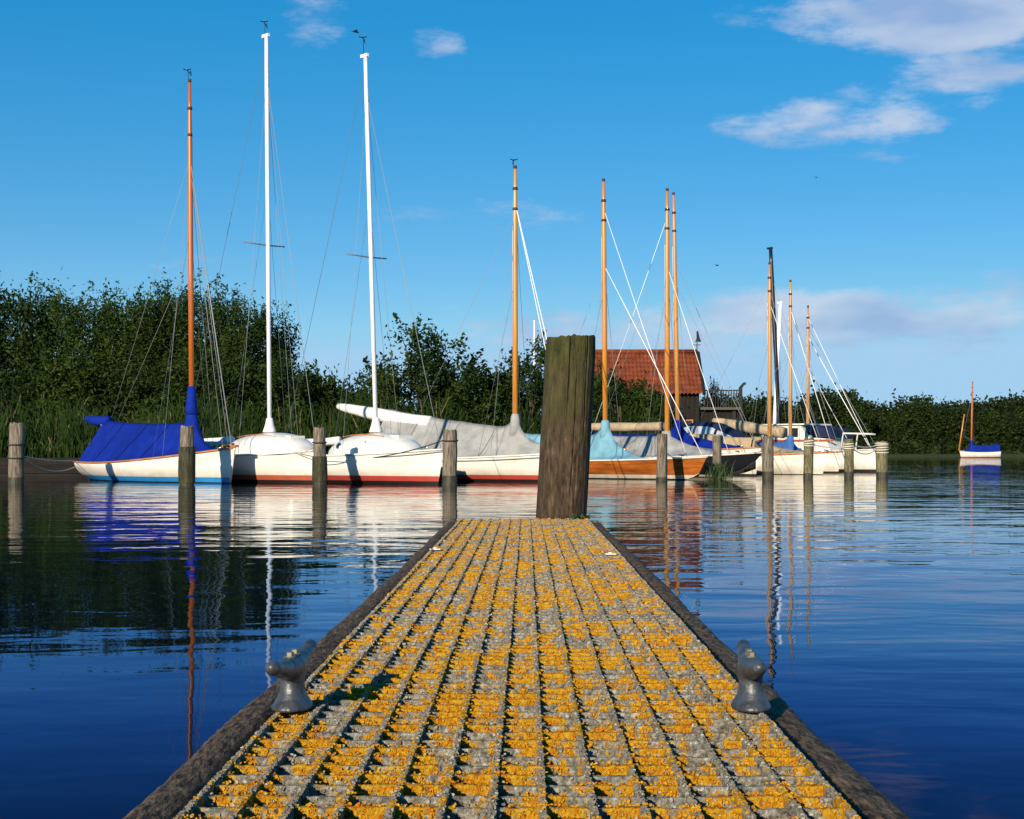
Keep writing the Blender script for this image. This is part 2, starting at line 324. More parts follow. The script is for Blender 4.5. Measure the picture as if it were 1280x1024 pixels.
for pi_, (y0, y1) in enumerate(PANELS):
    pan = bpy.data.objects.new('grating_panel', None); COL.objects.link(pan); pan.parent = jet; pan.location = (0, 0, DECK)
    pan['label'] = PLAB[pi_]
    nb = int(round((y1 - y0) / PIT)); step = (y1 - y0 - 0.008) / nb
    for k in range(nb + 1):
        yc = y0 + 0.004 + k * step
        near = 1.15 < yc < 2.6; mid = 0.9 < yc < 4.2
        nx = 13 * (20 if near else 9 if mid else 2)
        xs = [-HW + 0.0035 + (2 * HW - 0.007) * i / nx for i in range(nx + 1)]
        mb, vals = bar(xs, lambda a, yc=yc: (a, yc), True, k * 1.7 + pi_ * 50)
        o = mb.build('cross_bar', M_lichen, pan, not mid); set_lichen(o.data, vals)
    for k in range(14):
        xc = -HW + 0.004 + k * (2 * HW - 0.008) / 13
        ys = [y0]
        while ys[-1] < y1 - 0.001: ys.append(min(y1, ys[-1] + (0.0026 if pi_ == 1 and 1.2 < ys[-1] < 2.5 else 0.005 if pi_ == 1 and 1.0 < ys[-1] else 0.01 if pi_ == 2 else 0.016)))
        mb, vals = bar(ys, lambda a, xc=xc: (xc, a), False, k * 2.3 + pi_ * 31)
        mb.v = [(x, y, z + 0.0012) for x, y, z in mb.v]
        o = mb.build('rib', M_lichen, pan, False); set_lichen(o.data, vals)
    if pi_ in (1, 2, 3):                                  # curled lichen lobes growing on the sun side of the bars
        fl = MB(); rnd = random.Random(5 + pi_)
        for k in range(nb + 1):
            yc = y0 + 0.004 + k * step
            if yc < 1.2: continue
            for q in range(int(13 * (90 if yc < 2.3 else 36 if yc < 3 else 16 if yc < 4.5 else 9))):
                x = rnd.uniform(-HW, HW); z = -rnd.random() ** 1.3 * 0.018 + 0.002
                lm = lichen_mask(x, yc + z * 0.6)
                pale = rnd.random() < (0.09 if yc < 3 else 0.2)
                if lm < 0.02 and not pale: continue
                mi = (2 if rnd.random() < .5 else 3) if pale else (1 if lm > 0.45 or rnd.random() < 0.12 else 0)
                onrib = False
                for_top = z > -0.001
                nrm = Vector((rnd.gauss(0, 0.45), -1 if not for_top else rnd.gauss(-0.5, .5), rnd.gauss(0.25, 0.45) if not for_top else 1)).normalized()
                r = rnd.uniform(0.0010, 0.0027) * (1 if yc < 2.6 else 1.7 if yc < 4.5 else 2.4)
                c = Vector((x, yc + (-0.0052 if not for_top else rnd.uniform(-.003, .003)), z + (0.0015 if for_top else 0)))
                t = nrm.orthogonal().normalized(); bt = nrm.cross(t); ph = rnd.random() * 6.3
                i = fl.add([c - nrm * 0.0006])
                for j in range(6):
                    rr = r * rnd.uniform(0.6, 1.25); a = ph + j * math.pi / 3
                    fl.add([c + (t * math.cos(a) + bt * math.sin(a)) * rr + nrm * rnd.uniform(0.0002, 0.0016)])
                for j in range(6): fl.face((i, i + 1 + j, i + 1 + (j + 1) % 6), mi)
        for k in range(14):                            # and a thinner grey crust along the ribs
            xc = -HW + 0.004 + k * (2 * HW - 0.008) / 13
            for q in range((0, 2600, 1500, 700)[pi_]):
                y = 1.2 + (y1 - 1.2) * rnd.random() ** 1.6 if pi_ == 1 else rnd.uniform(y0, y1)
                lm = lichen_mask(xc, y); mi = 0 if lm > 0.22 and rnd.random() < 0.7 else 2 if rnd.random() < .12 else 3
                nrm = Vector((rnd.gauss(-.2, .4), rnd.gauss(-0.8, .3), rnd.gauss(0.6, .3))).normalized(); r = rnd.uniform(.001, .0026) * (1 if y < 2.6 else 1.6 if y < 4.5 else 2.3)
                c = Vector((xc + rnd.uniform(-.0030, .0030), y, .0020 + rnd.uniform(-.0015, .0012))); t = nrm.orthogonal().normalized(); bt = nrm.cross(t); ph = rnd.random() * 6.3
                i = fl.add([c + (t * math.cos(ph + j * 1.257) + bt * math.sin(ph + j * 1.257)) * r * rnd.uniform(.6, 1.2) + nrm * rnd.uniform(0, .001) for j in range(5)])
                for j in range(1, 4): fl.face((i, i + j, i + j + 1), mi)
        tag(fl.build('lichen', M_flakes, pan, smooth=False), kind='stuff')
# timber edge beams, rounded and rough
for sgn in (-1, 1):
    rows = []; n = 900; x0 = sgn * (HW + 0.006 + 0.035)
    for i in range(n + 1):
        y = -2.4 + 10.18 * i / n; row = []
        for j in range(28):
            a = 2 * math.pi * j / 28
            cx, cz = math.cos(a), math.sin(a)
            ex = math.copysign(abs(cx) ** 0.62, cx) * 0.0345; ez = math.copysign(abs(cz) ** 0.55, cz) * 0.055
            d = 0.004 * fbm((y * 2.5, ex * 30, ez * 30 + sgn * 9), 3) + 0.0022 * noise.noise(Vector((y * 22, ex * 190, ez * 190))) + 0.0012 * noise.noise(Vector((y * 90, ex * 300, ez * 300)))
            row.append((x0 + ex * (1 + d * 25), y, DECK - 0.068 + ez + d + 0.004 * math.sin(y * 1.3 + sgn)))
        rows.append(row)
    mb = MB(); i = mb.grid(rows, 0, True); mb.face(list(range(i + 27, i - 1, -1))); e = i + n * 28; mb.face(list(range(e, e + 28)))
    mb.build('edge_beam', M_timber, jet)
MB().box(-HW - 0.06, HW + 0.06, 7.81, 7.87, DECK - 0.12, DECK - 0.012).build('end_beam', M_timber, jet, False)
for sx in (-0.2, 0.2):
    MB().box(sx - 0.025, sx + 0.025, -2.38, 7.79, DECK - 0.14, DECK - HB - 0.004).build('joist', M_timber, jet, False)
for y in (-1.6, 1.0, 4.2, 7.2):
    MB().box(-HW - 0.02, HW + 0.02, y - 0.04, y + 0.04, DECK - 0.24, DECK - 0.145).build('cross_beam', M_timber, jet, False)
    for sx in (-0.25, 0.25): MB().tube([(sx, y + 0.1, -1.5), (sx, y + 0.1, DECK - 0.145)], 0.055, 12).build('support_pile', M_postdark, jet)
for u, v in ((544, 688), (763, 694)):
    Y = 0.35 * FPX / (v - VH); p = at(u, v, Y)
    c = MB().box(-0.019, 0.019, -0.012, 0.012, 0, 0.0035); c.lathe([(0.006, 0.0035), (0.006, 0.0075), (0.003, 0.008)], 8)
    o = c.build('fixing_clip', M_whitecloth, jet, False); o.location = (p.x + 0.0077 - 0.009 * Y, Y, DECK + 0.0025)
# deck cleats
M_cleat = mat('galvanised_cleat', (0.075, 0.075, 0.075), 0.48, 0.5, (0.16, 0.165, 0.175), 55, 8, metal=0.7, bump=0.0025, bscale=90)
M_bolt = mat('cleat_bolt', (0.20, 0.19, 0.15), 0.6, 0.5, metal=0.7)
def cleat(label, loc, rz):
    t = thing('deck_cleat', label, 'cleat', loc, rz, 'cleats on the jetty edges')
    bm = MB()
    ys = [-0.122 + 0.244 * i / 34 for i in range(35)]
    path = [(0, y, 0.052 + 0.016 * (abs(y) / 0.122) ** 1.6) for y in ys]
    rad = []
    for y in ys:
        q = abs(y) / 0.122
        r = 0.0094 + 0.0072 * (1 - min(q / 0.7, 1)) ** 1.1
        if q > 0.90: r *= math.sqrt(max(1 - ((q - 0.90) / 0.101) ** 2, 0.02))
        rad.append(r)
    bm.tube(path, rad, 18)
    bm.lathe([(0.0255, 0.0), (0.026, 0.0035), (0.0235, 0.008), (0.0190, 0.015), (0.0160, 0.023), (0.0150, 0.034), (0.0162, 0.046), (0.013, 0.060)], 28, sx=0.95, sy=1.6)
    me = bm.mesh('cleat_raw', M_cleat); tmp = bpy.data.objects.new('cleat_raw', me); COL.objects.link(tmp)
    md = tmp.modifiers.new('r', 'REMESH'); md.mode = 'VOXEL'; md.voxel_size = 0.0018; md.use_smooth_shade = True
    sm = tmp.modifiers.new('s', 'SMOOTH'); sm.factor = 0.5; sm.iterations = 8
    dg = bpy.context.evaluated_depsgraph_get(); me2 = bpy.data.meshes.new_from_object(tmp.evaluated_get(dg)); bpy.data.objects.remove(tmp)
    me2.name = 'cleat_body'; me2.materials.clear(); me2.materials.append(M_cleat); me2.polygons.foreach_set('use_smooth', [True] * len(me2.polygons))
    link('body', me2, t)
    for y in (-0.014, 0.016):
        bb = MB().lathe([(0.0075, 0), (0.0075, 0.0015)], 14, (0, y, 0.0665)); bb.lathe([(0.0052, 0.0015), (0.0052, 0.006), (0.004, 0.007)], 6, (0, y, 0.0665))
        bb.build('bolt', M_bolt, t, False)
    return t
cleat('grey metal horn cleat bolted to the left edge of the jetty', (-0.296, 2.05, DECK + 0.0035), R(-5.0)).scale = (1.1, 1.0, 1.06)
cleat('grey metal horn cleat bolted to the right edge of the jetty', (0.322, 2.05, DECK + 0.0035), R(-3.5)).scale = (1.1, 1.0, 1.06)
# the thick post at the jetty's end
def big_post():
    t = thing('mooring_post', 'thick leaning dark timber post with mossy top at the end of the jetty', 'post', (0.262, 8.05, 0), 0, None)
    m = bpy.data.materials.new('old_post_timber'); m.use_nodes = True; nt = m.node_tree; b = nt.nodes['Principled BSDF']; b.inputs['Roughness'].default_value = 0.85; b.inputs['Specular IOR Level'].default_value = 0.2
    tc_ = nt.nodes.new('ShaderNodeTexCoord')
    def nz(s, st, d=6, dist=0):
        mp = nt.nodes.new('ShaderNodeMapping'); mp.inputs['Scale'].default_value = st; nt.links.new(tc_.outputs['Object'], mp.inputs[0])
        n = nt.nodes.new('ShaderNodeTexNoise'); n.inputs['Scale'].default_value = s; n.inputs['Detail'].default_value = d; n.inputs['Roughness'].default_value = 0.65; n.inputs['Distortion'].default_value = dist
        nt.links.new(mp.outputs[0], n.inputs['Vector']); return n.outputs[0]
    def rp(src, *els):
        r = nt.nodes.new('ShaderNodeValToRGB'); nt.links.new(src, r.inputs[0])
        while len(r.color_ramp.elements) < len(els): r.color_ramp.elements.new(0.5)
        for e, (p, c) in zip(r.color_ramp.elements, els): e.position = p; e.color = (*c, 1)
        return r.outputs[0]
    wood = rp(nz(14, (4, 4, 0.9), 12), (0.30, (0.012, 0.008, 0.005)), (0.46, (0.050, 0.032, 0.019)), (0.62, (0.095, 0.064, 0.040)), (0.76, (0.20, 0.155, 0.115)))
    green = rp(nz(16, (2, 2, 0.5)), (0.3, (0.014, 0.017, 0.005)), (0.7, (0.085, 0.085, 0.022)))
    s = nt.nodes.new('ShaderNodeSeparateXYZ'); nt.links.new(tc_.outputs['Object'], s.inputs[0])
    mr_ = nt.nodes.new('ShaderNodeMapRange'); nt.links.new(s.outputs[2], mr_.inputs[0]); mr_.inputs[1].default_value = 0.70; mr_.inputs[2].default_value = 1.35
    ml = nt.nodes.new('ShaderNodeMath'); ml.operation = 'MULTIPLY_ADD'; nt.links.new(nz(3.5, (1, 1, 1), 4), ml.inputs[0]); ml.inputs[1].default_value = 1.8; ml.inputs[2].default_value = -0.95
    ad = nt.nodes.new('ShaderNodeMath'); ad.operation = 'ADD'; ad.use_clamp = True; nt.links.new(mr_.outputs[0], ad.inputs[0]); nt.links.new(ml.outputs[0], ad.inputs[1])
    mx = nt.nodes.new('ShaderNodeMix'); mx.data_type = 'RGBA'; nt.links.new(ad.outputs[0], mx.inputs['Factor']); nt.links.new(wood, mx.inputs['A']); nt.links.new(green, mx.inputs['B'])
    nt.links.new(mx.outputs['Result'], b.inputs['Base Color'])
    bp = nt.nodes.new('ShaderNodeBump'); bp.inputs['Distance'].default_value = 0.012; nt.links.new(nz(30, (3, 3, 0.55), 10), bp.inputs['Height']); nt.links.new(bp.outputs[0], b.inputs['Normal'])
    cracks = [(-1.62, 0.95, 1.40, 0.012, 0.022), (-1.30, 0.50, 1.28, 0.010, 0.016), (-0.85, 0.85, 1.40, 0.016, 0.03), (-2.15, 0.4, 0.85, 0.007, 0.010), (-1.12, 0.35, 0.8, 0.008, 0.014), (-1.8, 0.4, 1.1, 0.005, 0.008), (0.4, 0.3, 1.4, 0.02, 0.03), (1.7, 0.3, 1.4, 0.02, 0.03)]
    rows = []; SEG = 220; NZ = 70
    for i in range(NZ + 1):
        z = -1.5 + 2.88 * i / NZ if i else -1.5
        row = []
        for j in range(SEG):
            a = 2 * math.pi * j / SEG
            r = 0.133 + 0.0035 * noise.noise(Vector((math.cos(a) * 1.6, math.sin(a) * 1.6, z * 0.8))) + 0.0022 * noise.noise(Vector((math.cos(a) * 9, math.sin(a) * 9, z * 1.5))) + 0.0010 * noise.noise(Vector((math.cos(a) * 40, math.sin(a) * 40, z * 4)))
            for ca, z0, z1, wd, dp in cracks:
                if z0 - 0.05 < z < z1 + 0.05:
                    da = (a - (ca + 0.05 * noise.noise(Vector((z * 3, ca * 7, 0)))) + math.pi) % (2 * math.pi) - math.pi
                    k = max(0, 1 - abs(da) / (wd * 2.2)); f = min(1, max(0, (z - z0) / 0.15)) * min(1, max(0, (z1 - z) / 0.12) if z1 < 1.38 else 1)
                    r -= dp * k * f
            if i >= NZ - 1: r -= 0.0025 * (i - NZ + 2)
            zz = z + (0.012 * noise.noise(Vector((math.cos(a) * 6, math.sin(a) * 6, 3))) + 0.006 * math.cos(a + 1) if i == NZ else 0)
            row.append((0.055 * (z - 0.43) + r * math.cos(a), r * math.sin(a), zz))
        rows.append(row)
    mb = MB(); i = mb.grid(rows, 0, True); e = i + NZ * SEG; c = mb.add([(0.055 * 0.95, 0, 1.378)])
    for j in range(SEG): mb.face((e + j, e + (j + 1) % SEG, c))
    mb.build('shaft', m, t, True, 55)
    return t
big_post()
M_leafw = mat('weed_leaf', (0.018, 0.042, 0.010), 0.6, 0.3, (0.045, 0.075, 0.02), 30)
def weed(label, loc, n, h, spread, lw, seed, m):
    rnd = random.Random(seed); mb = MB()
    for k in range(n):
        a = rnd.random() * 6.28; r = rnd.random() * spread; bx, by = math.cos(a) * r, math.sin(a) * r * 0.6
        hh = h * rnd.uniform(0.4, 1); lx, ly = rnd.gauss(0, 0.35) * hh, rnd.gauss(0, 0.3) * hh; w_ = lw * rnd.uniform(.7, 1.3); ca = rnd.random() * 3.1
        ex, ey = math.cos(ca) * w_, math.sin(ca) * w_
        i = mb.add([(bx - ex * .5, by - ey * .5, 0), (bx + ex * .5, by + ey * .5, 0), (bx + lx * .4 + ex, by + ly * .4 + ey, hh * .6), (bx + lx * .4 - ex, by + ly * .4 - ey, hh * .6), (bx + lx, by + ly, hh)])
        mb.face((i, i + 1, i + 2, i + 3)); mb.face((i + 3, i + 2, i + 4))
    o = mb.build('weed', m, None, False); o.location = loc; return tag(o, label, 'plant')
weed('tiny green weed at the foot of the thick post', (0.345, 7.845, DECK - 0.012), 60, 0.045, 0.055, 0.008, 3, M_leafw)
# ------------------------------------------------------------------ mooring posts in the water
def post(label, u, Y, top_v, wpx, lean=0.0, wet=0.25, sleeve=None, band=None, seed=0, green=False):
    p = atz(u, Y, 0); r = wpx / FPX * Y / 2; zt = CAMH - (top_v - VH) / FPX * Y
    t = thing('mooring_post', label, 'post', (p.x, Y, 0), 0, 'weathered mooring posts along the boats')
    def shaft(z0, z1, r0, r1, name, m, cap):
        rows = []; n = 14
        for i in range(n + 1):
            z = lerp(z0, z1, i / n); row = []
            for j in range(28):
                a = 2 * math.pi * j / 28
                rr = lerp(r0, r1, i / n) * (1 + 0.10 * noise.noise(Vector((math.cos(a) * 1.5, math.sin(a) * 1.5, z * 1.5 + seed * 7))) + 0.07 * noise.noise(Vector((math.cos(a) * 6, math.sin(a) * 6, z * 1.0 + seed * 3))))
                if i == n and cap: rr *= 0.94
                row.append((lean * z + rr * math.cos(a), rr * math.sin(a), z + (0.045 * noise.noise(Vector((math.cos(a) * 2.5, math.sin(a) * 2.5, seed * 1.3))) if i == n and cap else 0)))
            rows.append(row)
        mb = MB(); i0 = mb.grid(rows, 0, True); e = i0 + n * 28; c = mb.add([(lean * z1, 0, z1 - 0.01)])
        for j in range(28): mb.face((e + j, e + (j + 1) % 28, c))
        return mb.build(name, m, t, True, 50)
    mtop = M_postgreen if green else M_post
    shaft(-1.2, wet, r * 1.02, r * 1.03, 'wet_foot', M_postdark, False)
    shaft(wet - 0.02, zt, r, r * 0.96, 'shaft', mtop, True)
    if sleeve: shaft(wet - 0.1, sleeve, r * 1.18, r * 1.16, 'sleeve', M_sleeve, False)
    if band:
        for k, z in enumerate(band):
            path = [(lean * z + r * 1.06 * math.cos(a), r * 1.06 * math.sin(a), z + 0.012 * math.sin(a * 1 + k)) for a in [2 * math.pi * j / 20 for j in range(21)]]
            MB().tube(path, 0.018, 6).build('rope_turn', M_ropedark if not green else M_rope, t)
    return t
M_postgreen = mat('mossy_post_wood', (0.05, 0.047, 0.022), 0.85, 0.2, (0.22, 0.20, 0.11), 7, 9, (4, 4, 0.6), 0.02, 9)
M_sleeve = mat('algae_post_wood', (0.018, 0.019, 0.009), 0.8, 0.25, (0.062, 0.062, 0.032), 6, 8, (3, 3, 0.8), 0.015, 9)
P = {}
P[0] = post('pale cracked mooring post at the far left by the reeds', 20, 36.0, 529, 19, 0.012, 0.16, None, (0.62, 0.93), 1)
P[1] = post('mooring post with dark algae sleeve in front of the blue covered boat', 234, 35.4, 533, 17, -0.005, 0.14, 0.88, None, 2)
P[2] = post('green topped mooring post between the two white domed sloops', 400, 35.2, 535, 16, -0.012, 0.18, 0.66, (0.98,), 3, False)
P[3] = post('grey mooring post with black rope turn at the bow of the second domed sloop', 562, 34.7, 538, 18, 0.01, 0.22, None, (1.02,), 4)
P[4] = post('short pale post in front of the varnished hull', 827, 39.8, 543, 14, 0.015, 0.1, None, None, 5)
P[5] = post('thin pale post rising from a tuft of weeds by the black hull', 897, 41.4, 545, 11, -0.02, 0.1, None, None, 6)
P[6] = post('grey post just right of the black bow', 960, 42.0, 546, 14, 0.0, 0.22, None, None, 7)
P[7] = post('post with rope wound near its top, below the shortest right hand mast', 1010, 43.0, 548, 12, 0.02, 0.16, None, (0.94, 1.0, 1.06), 8, True)
P[8] = post('mossy topped post with ropes in front of the cruiser bow', 1061, 43.5, 549, 11.5, 0.0, 0.2, None, (0.86, 0.92, 0.98), 9, True)
P[9] = post('last mossy post at the right end, wound with pale rope', 1103, 45.0, 552, 15, -0.02, 0.16, None, (0.74, 0.82, 0.88, 0.95, 1.0), 10, True)
weed('tuft of green weeds growing at the thin pale post', (atz(897, 41.3, 0).x, 41.25, 0.0), 170, 0.62, 0.42, 0.010, 5, M_leafw)
# ------------------------------------------------------------------ boats
def boat(sp):
    th = sp.get('th', 45); h = R(th); Ym = sp['Y']; xm = sp['xm']; L, B = sp['L'], sp['B']
    mx_ = (sp['u'] - 640) / FPX * Ym
    root = thing(sp.get('name', 'sailing_boat'), sp['label'], 'boat', (mx_ - xm * math.cos(h), Ym + xm * math.sin(h), 0), -h, sp.get('group', 'boats moored side by side'))
    zs, zm_, zb = sp['sheer']; rnd = random.Random(sp['u'])
    wt = sp.get('wt', 0.7); over = sp.get('over', None)
    def sh(s): return (zs * (s - 0.4) * (s - 1) / (0.4) + zm_ * s * (s - 1) / (0.4 * -0.6) + zb * s * (s - 0.4) / 0.6)
    def hb(s):
        if s < 0.45: f = wt + (1 - wt) * math.sin(math.pi / 2 * s / 0.45)
        else: f = max(0.0, 1 - ((s - 0.45) / 0.55) ** sp.get('bp', 2.1))
        return B / 2 * f
    def keel(s):
        d = sp.get('draft', 0.35)
        if sp.get('bowk'): return interp(((0, over[0]), (0.12, 0.12), (0.25, -0.12), (0.5, -d), (0.78, -0.2), (0.92, -0.02), (0.97, 0.08), (1, 0.18)), s)
        if over:  # long spoon ends
            return interp(((0, over[0]), (0.12, 0.12), (0.25, -0.12), (0.5, -d), (0.72, -0.15), (0.84, 0.06), (0.93, 0.22), (1, over[1])), s)
        return interp(((0, 0.02), (0.15, -0.12), (0.5, -d), (0.85, -d), (1, -d * 0.75)), s)
    N = 36; z1, z2 = sp.get('boot', (0.06, 0.17)); zr = []; rows = []
    for i in range(N + 1):
        s = i / N; s = s if s < 0.9 else 0.9 + 0.1 * ((s - 0.9) / 0.1)
        zt, zk, bb = sh(s), keel(s), hb(s)
        zl = [zk, lerp(zk, min(z1, zt), .5), max(z1, zk + .002), max(z2, zk + .004)] + [lerp(max(z2, zk + .004), zt, q) for q in (0.25, 0.5, 0.75, 0.93, 1)]
        row = []
        for z in zl:
            q = max(0.0, (z - zk) / (zt - zk)); full = math.sin(min(q, 1) * math.pi / 2) ** 0.55; vee = q ** 0.85; k = min(1, max(0, (s - 0.55) / 0.4))
            y = bb * lerp(full, vee, k * 0.7) * (1.0 if q < .93 else 1.0)
            xx = -L / 2 + L * s - sp.get('rake', 0.25) * (1 - q) * max(0, (s - 0.7) / 0.3) ** 2 + sp.get('srake', -0.1) * (1 - q) * max(0, (0.15 - s) / 0.15) * -1
            row.append((xx, y, z))
        rows.append(row)
    mb = MB(); mats = [sp['bottom'], sp['bootm'], sp['hull']]; mi = [0, 0, 1, 2, 2, 2, 2, 2]
    for side in (1, -1):
        i0 = len(mb.v)
        for r in rows: mb.add([(x, y * side, z) for x, y, z in r])
        n = len(rows[0])
        for a in range(N):
            for c in range(n - 1):
                q = (i0 + a * n + c, i0 + (a + 1) * n + c, i0 + (a + 1) * n + c + 1, i0 + a * n + c + 1)
                mb.face(q if side == -1 else q[::-1], mi[c])
        if side == 1: t0 = i0
    n = len(rows[0]); t1 = (N + 1) * n
    for c in range(n - 1): mb.face((t0 + c, t0 + c + 1, t1 + c + 1, t1 + c), mi[c])
    mb.build('hull', mats, root, True, 40)
    def sheerpt(s, side, out=0.0, dz=0.0):
        r = rows[min(N, int(s * N))]; r2 = rows[min(N, int(s * N) + 1)]; f = s * N - int(s * N)
        x, y, z = [lerp(r[-1][k], r2[-1][k], f) for k in range(3)]
        return Vector((x, (y + out) * side, z + dz))
    dk = MB(); dr = []
    for i in range(N + 1):
        s = i / N * 0.995; a = sheerpt(s, 1, -0.015, -0.02); dr.append([(a.x, a.y * q, a.z + 0.06 * (1 - q * q) * min(1, a.y * 3 + 0.05)) for q in (1, .6, .25, 0, -.25, -.6, -1)])
    dk.grid(dr); dk.build('deck', sp.get('deckm', M_cream), root)
    for side in (1, -1):
        MB().tube([sheerpt(i / N, side, 0.012, 0.0) for i in range(N + 1)], [0.026] * (N + 1), 6, flat=1.3).build('rub_rail', sp.get('rail', M_teak), root)
    if sp.get('stemm'): MB().tube([(rows[N][c][0] + 0.015, 0, rows[N][c][2]) for c in range(2, n)], 0.03, 6).build('stem', sp['stemm'], root)
    bc = sheerpt(0.9, 1, 0, 0.04); MB().tube([(bc.x - .12, 0, bc.z + .06), (bc.x, 0, bc.z + .04), (bc.x + .12, 0, bc.z + .06)], [.016, .026, .016], 6).build('bow_cleat', M_steel, root)
    if sp.get('plumbline'): MB().tube([sheerpt(i / N, 1, 0.014, -0.16) for i in range(N + 1)], 0.012, 4).build('rub_strake', sp['plumbline'], root)
    # mast
    top = CAMH + (VH - sp['top']) / FPX * Ym; base = sp.get('base', sh(0.5)) - 0.05; mr_ = sp.get('mr', 0.062)
    lx = sp.get('lean', 0.0); lean = Vector((lx * math.cos(h), lx * math.sin(h), 0))
    def mp(z): return Vector((xm, 0, z)) + lean * ((z - base) / (top - base))
    zz = [base, lerp(base, top, .5), lerp(base, top, .84), lerp(base, top, .86), lerp(base, top, .93), top]
    prof = [1, 1, .86, .80, .62, .50] if not sp.get('alloy') else [1, 1, 1, .98, .92, .85]
    mast = MB().tube([mp(z) for z in zz], [mr_ * k for k in prof], 14).build('mast', sp['mast'], root)
    if not sp.get('alloy'):
        MB().tube([mp(top - .02), mp(top + .06)], mr_ * 0.62, 10).build('mast_cap', M_brown, mast)
        for q in (0.86, 0.93): MB().tube([mp(lerp(base, top, q) - .04), mp(lerp(base, top, q)+.03)], [mr_ * .98, mr_ * .9], 10).build('mast_band', M_brown, mast)
        if sp.get('track', True):
            off = Vector((-mr_ * 1.02, 0, 0))
            MB().tube([mp(lerp(base, top, .06)) + off, mp(lerp(base, top, .5)) + off, mp(lerp(base, top, .8)) + off], 0.016, 6).build('white_strip', M_alu, mast)  # thin white strip up the aft edge of the mast
    else:
        MB().box(-.16, .10, -.03, .03, -.05, .03).build('mast_cap', sp['mast'], mast, False).location = mp(top)
        if sp.get('spreader'):
            z = CAMH + (VH - sp['spreader']) / FPX * Ym
            MB().tube([mp(z) + Vector((-.15, -.62, .04)), mp(z), mp(z) + Vector((-.15, .62, .04))], 0.016, 6).build('spreader', M_wiredark, mast)
    if sp.get('vane'):
        v = MB(); c = mp(top + sp['vane']) + Vector((-.06, 0, 0)); v.tube([mp(top) + Vector((-.06, 0, 0)), c], 0.008, 5)
        v.tube([c + Vector((.18, -.18, .0)), c + Vector((-.12, .12, .01))], 0.013, 5)
        i = v.add([c + Vector(q) for q in ((-.10, .10, 0.0), (-.20, .20, .09), (-.23, .23, -.03), (-.10, .12, 0.0), (-.20, .22, .09), (-.23, .25, -.03))]); v.face((i, i + 1, i + 2)); v.face((i + 5, i + 4, i + 3)); v.face((i, i + 3, i + 4, i + 1)); v.face((i + 1, i + 4, i + 5, i + 2)); v.face((i + 2, i + 5, i + 3, i))
        v.tube([c + Vector((.10, -.10, 0)), c + Vector((.16, -.02, .03))], .012, 4); v.tube([c + Vector((.10, -.10, 0)), c + Vector((.02, -.16, .03))], .012, 4)
        v.build('wind_vane', M_black, mast, False)
    # stays
    bowp = sheerpt(0.985, 1, 0, 0.03); bowp.y = 0
    zf = lerp(base, top, sp.get('hound', 0.86)); sm = (xm - 0.15 + L / 2) / L
    lines = [(mp(zf), bowp, sp.get('fw', .007), sp.get('fm', M_wire))]
    for side in (1, -1): lines.append((mp(zf), sheerpt(sm, side, 0, 0), .0045, M_wire)); lines.append((mp(lerp(base, top, .62)), sheerpt(sm - .05, side, 0, 0), .004, M_wiredark))
    for fr, x, z, r, m in sp.get('lines', ()): lines.append((mp(lerp(base, top, fr)), Vector((x, 0.12, z)), r, m))
    for a, c, r, m in lines:
        mid = (a + c) / 2 + Vector((0, 0, -.03)); MB().tube([a, mid, c], r, 5).build('stay', m, root)
    # tent cover over the boom
    tn = sp.get('tent')
    if tn:
        xa, xar, xf, za, zmr, zc = tn['xa'], tn['xar'], tn['xf'], tn['za'], tn['zm'], tn['zc']
        nn = 60; rr = [-1 + 2 * j / 24 for j in range(25)]; rws = []
        for i in range(nn + 1):
            t = i / nn; xe = lerp(xa, xf, t); s = min(max((xe + L / 2) / L, 0.005), 0.985); e = sheerpt(s, 1, tn.get('out', 0.0), tn.get('ez', 0.03))
            xr = xe + (xar - xa) * (1 - t) ** 2
            zd = sh(s) + 0.05
            if xr <= xm:
                q = (xr - xar) / (xm - xar); z = lerp(za, zmr, q) - 0.05 * math.sin(math.pi * q) + 0.02 * noise.noise(Vector((xr * 2.5, 1, sp['u'])))
            else:
                q = min(1.0, (xr - xm) / (xf - xm)); z = zd + (zmr - zd) * (1 - q) ** tn.get('fk', 1.5)
            z += (zc - zmr) * math.exp(-((xr - xm) / tn.get('cw', .2)) ** 2)
            k = 1.0 + 1.4 * math.exp(-((xr - xm) / .55) ** 2)
            row = []
            for r in rr:
                ar = abs(r); y = e.y * (ar * 0.94 + 0.06 * ar ** 3) * math.copysign(1, r)
                if ar < .13: y *= 1.15
                zz_ = e.z + (z - e.z) * (1 - ar) ** (k * (1 if ar > .05 else 1)) - tn.get('sag', .05) * math.sin(math.pi * ar)
                amp = 1.5 * tn.get('fold', 0.035) * math.sin(math.pi * min(1, ar * 1.02 + .04))
                f = noise.noise(Vector((xe * 2.2 + ar * 1.1, r * 1.3, sp['u'] * .37))) + .6 * noise.noise(Vector((xe * 5 - ar * 3, r * 2, sp['u'] * .11)))
                f += 0.9 * max(0, math.sin((xe - ar * .5) * 4.6 + sp['u'])) ** 6
                row.append((lerp(xr, xe, ar) + .02 * f, y + math.copysign(amp * f * .6, r) if ar > .05 else y, zz_ + amp * f))
            rws.append(row)
        mb = MB(); mb.grid(rws)
        cov = mb.build('boat_cover', tn['m'], root)
        c0 = mp(zc - .25); c1 = mp(zc + tn.get('col', .35)); MB().tube([mp(zc - .45), c0, mp(zc), c1], [.17, .14, mr_ + .05, mr_ + .02], 14).build('mast_collar', tn['m'], root)
        # skirt hem with lashings
        for side in (1, -1): MB().tube([Vector((r_[0 if side < 0 else -1])) + Vector((0, side * .004, 0)) for r_ in rws], .010, 5).build('cover_hem', tn['m'], cov)
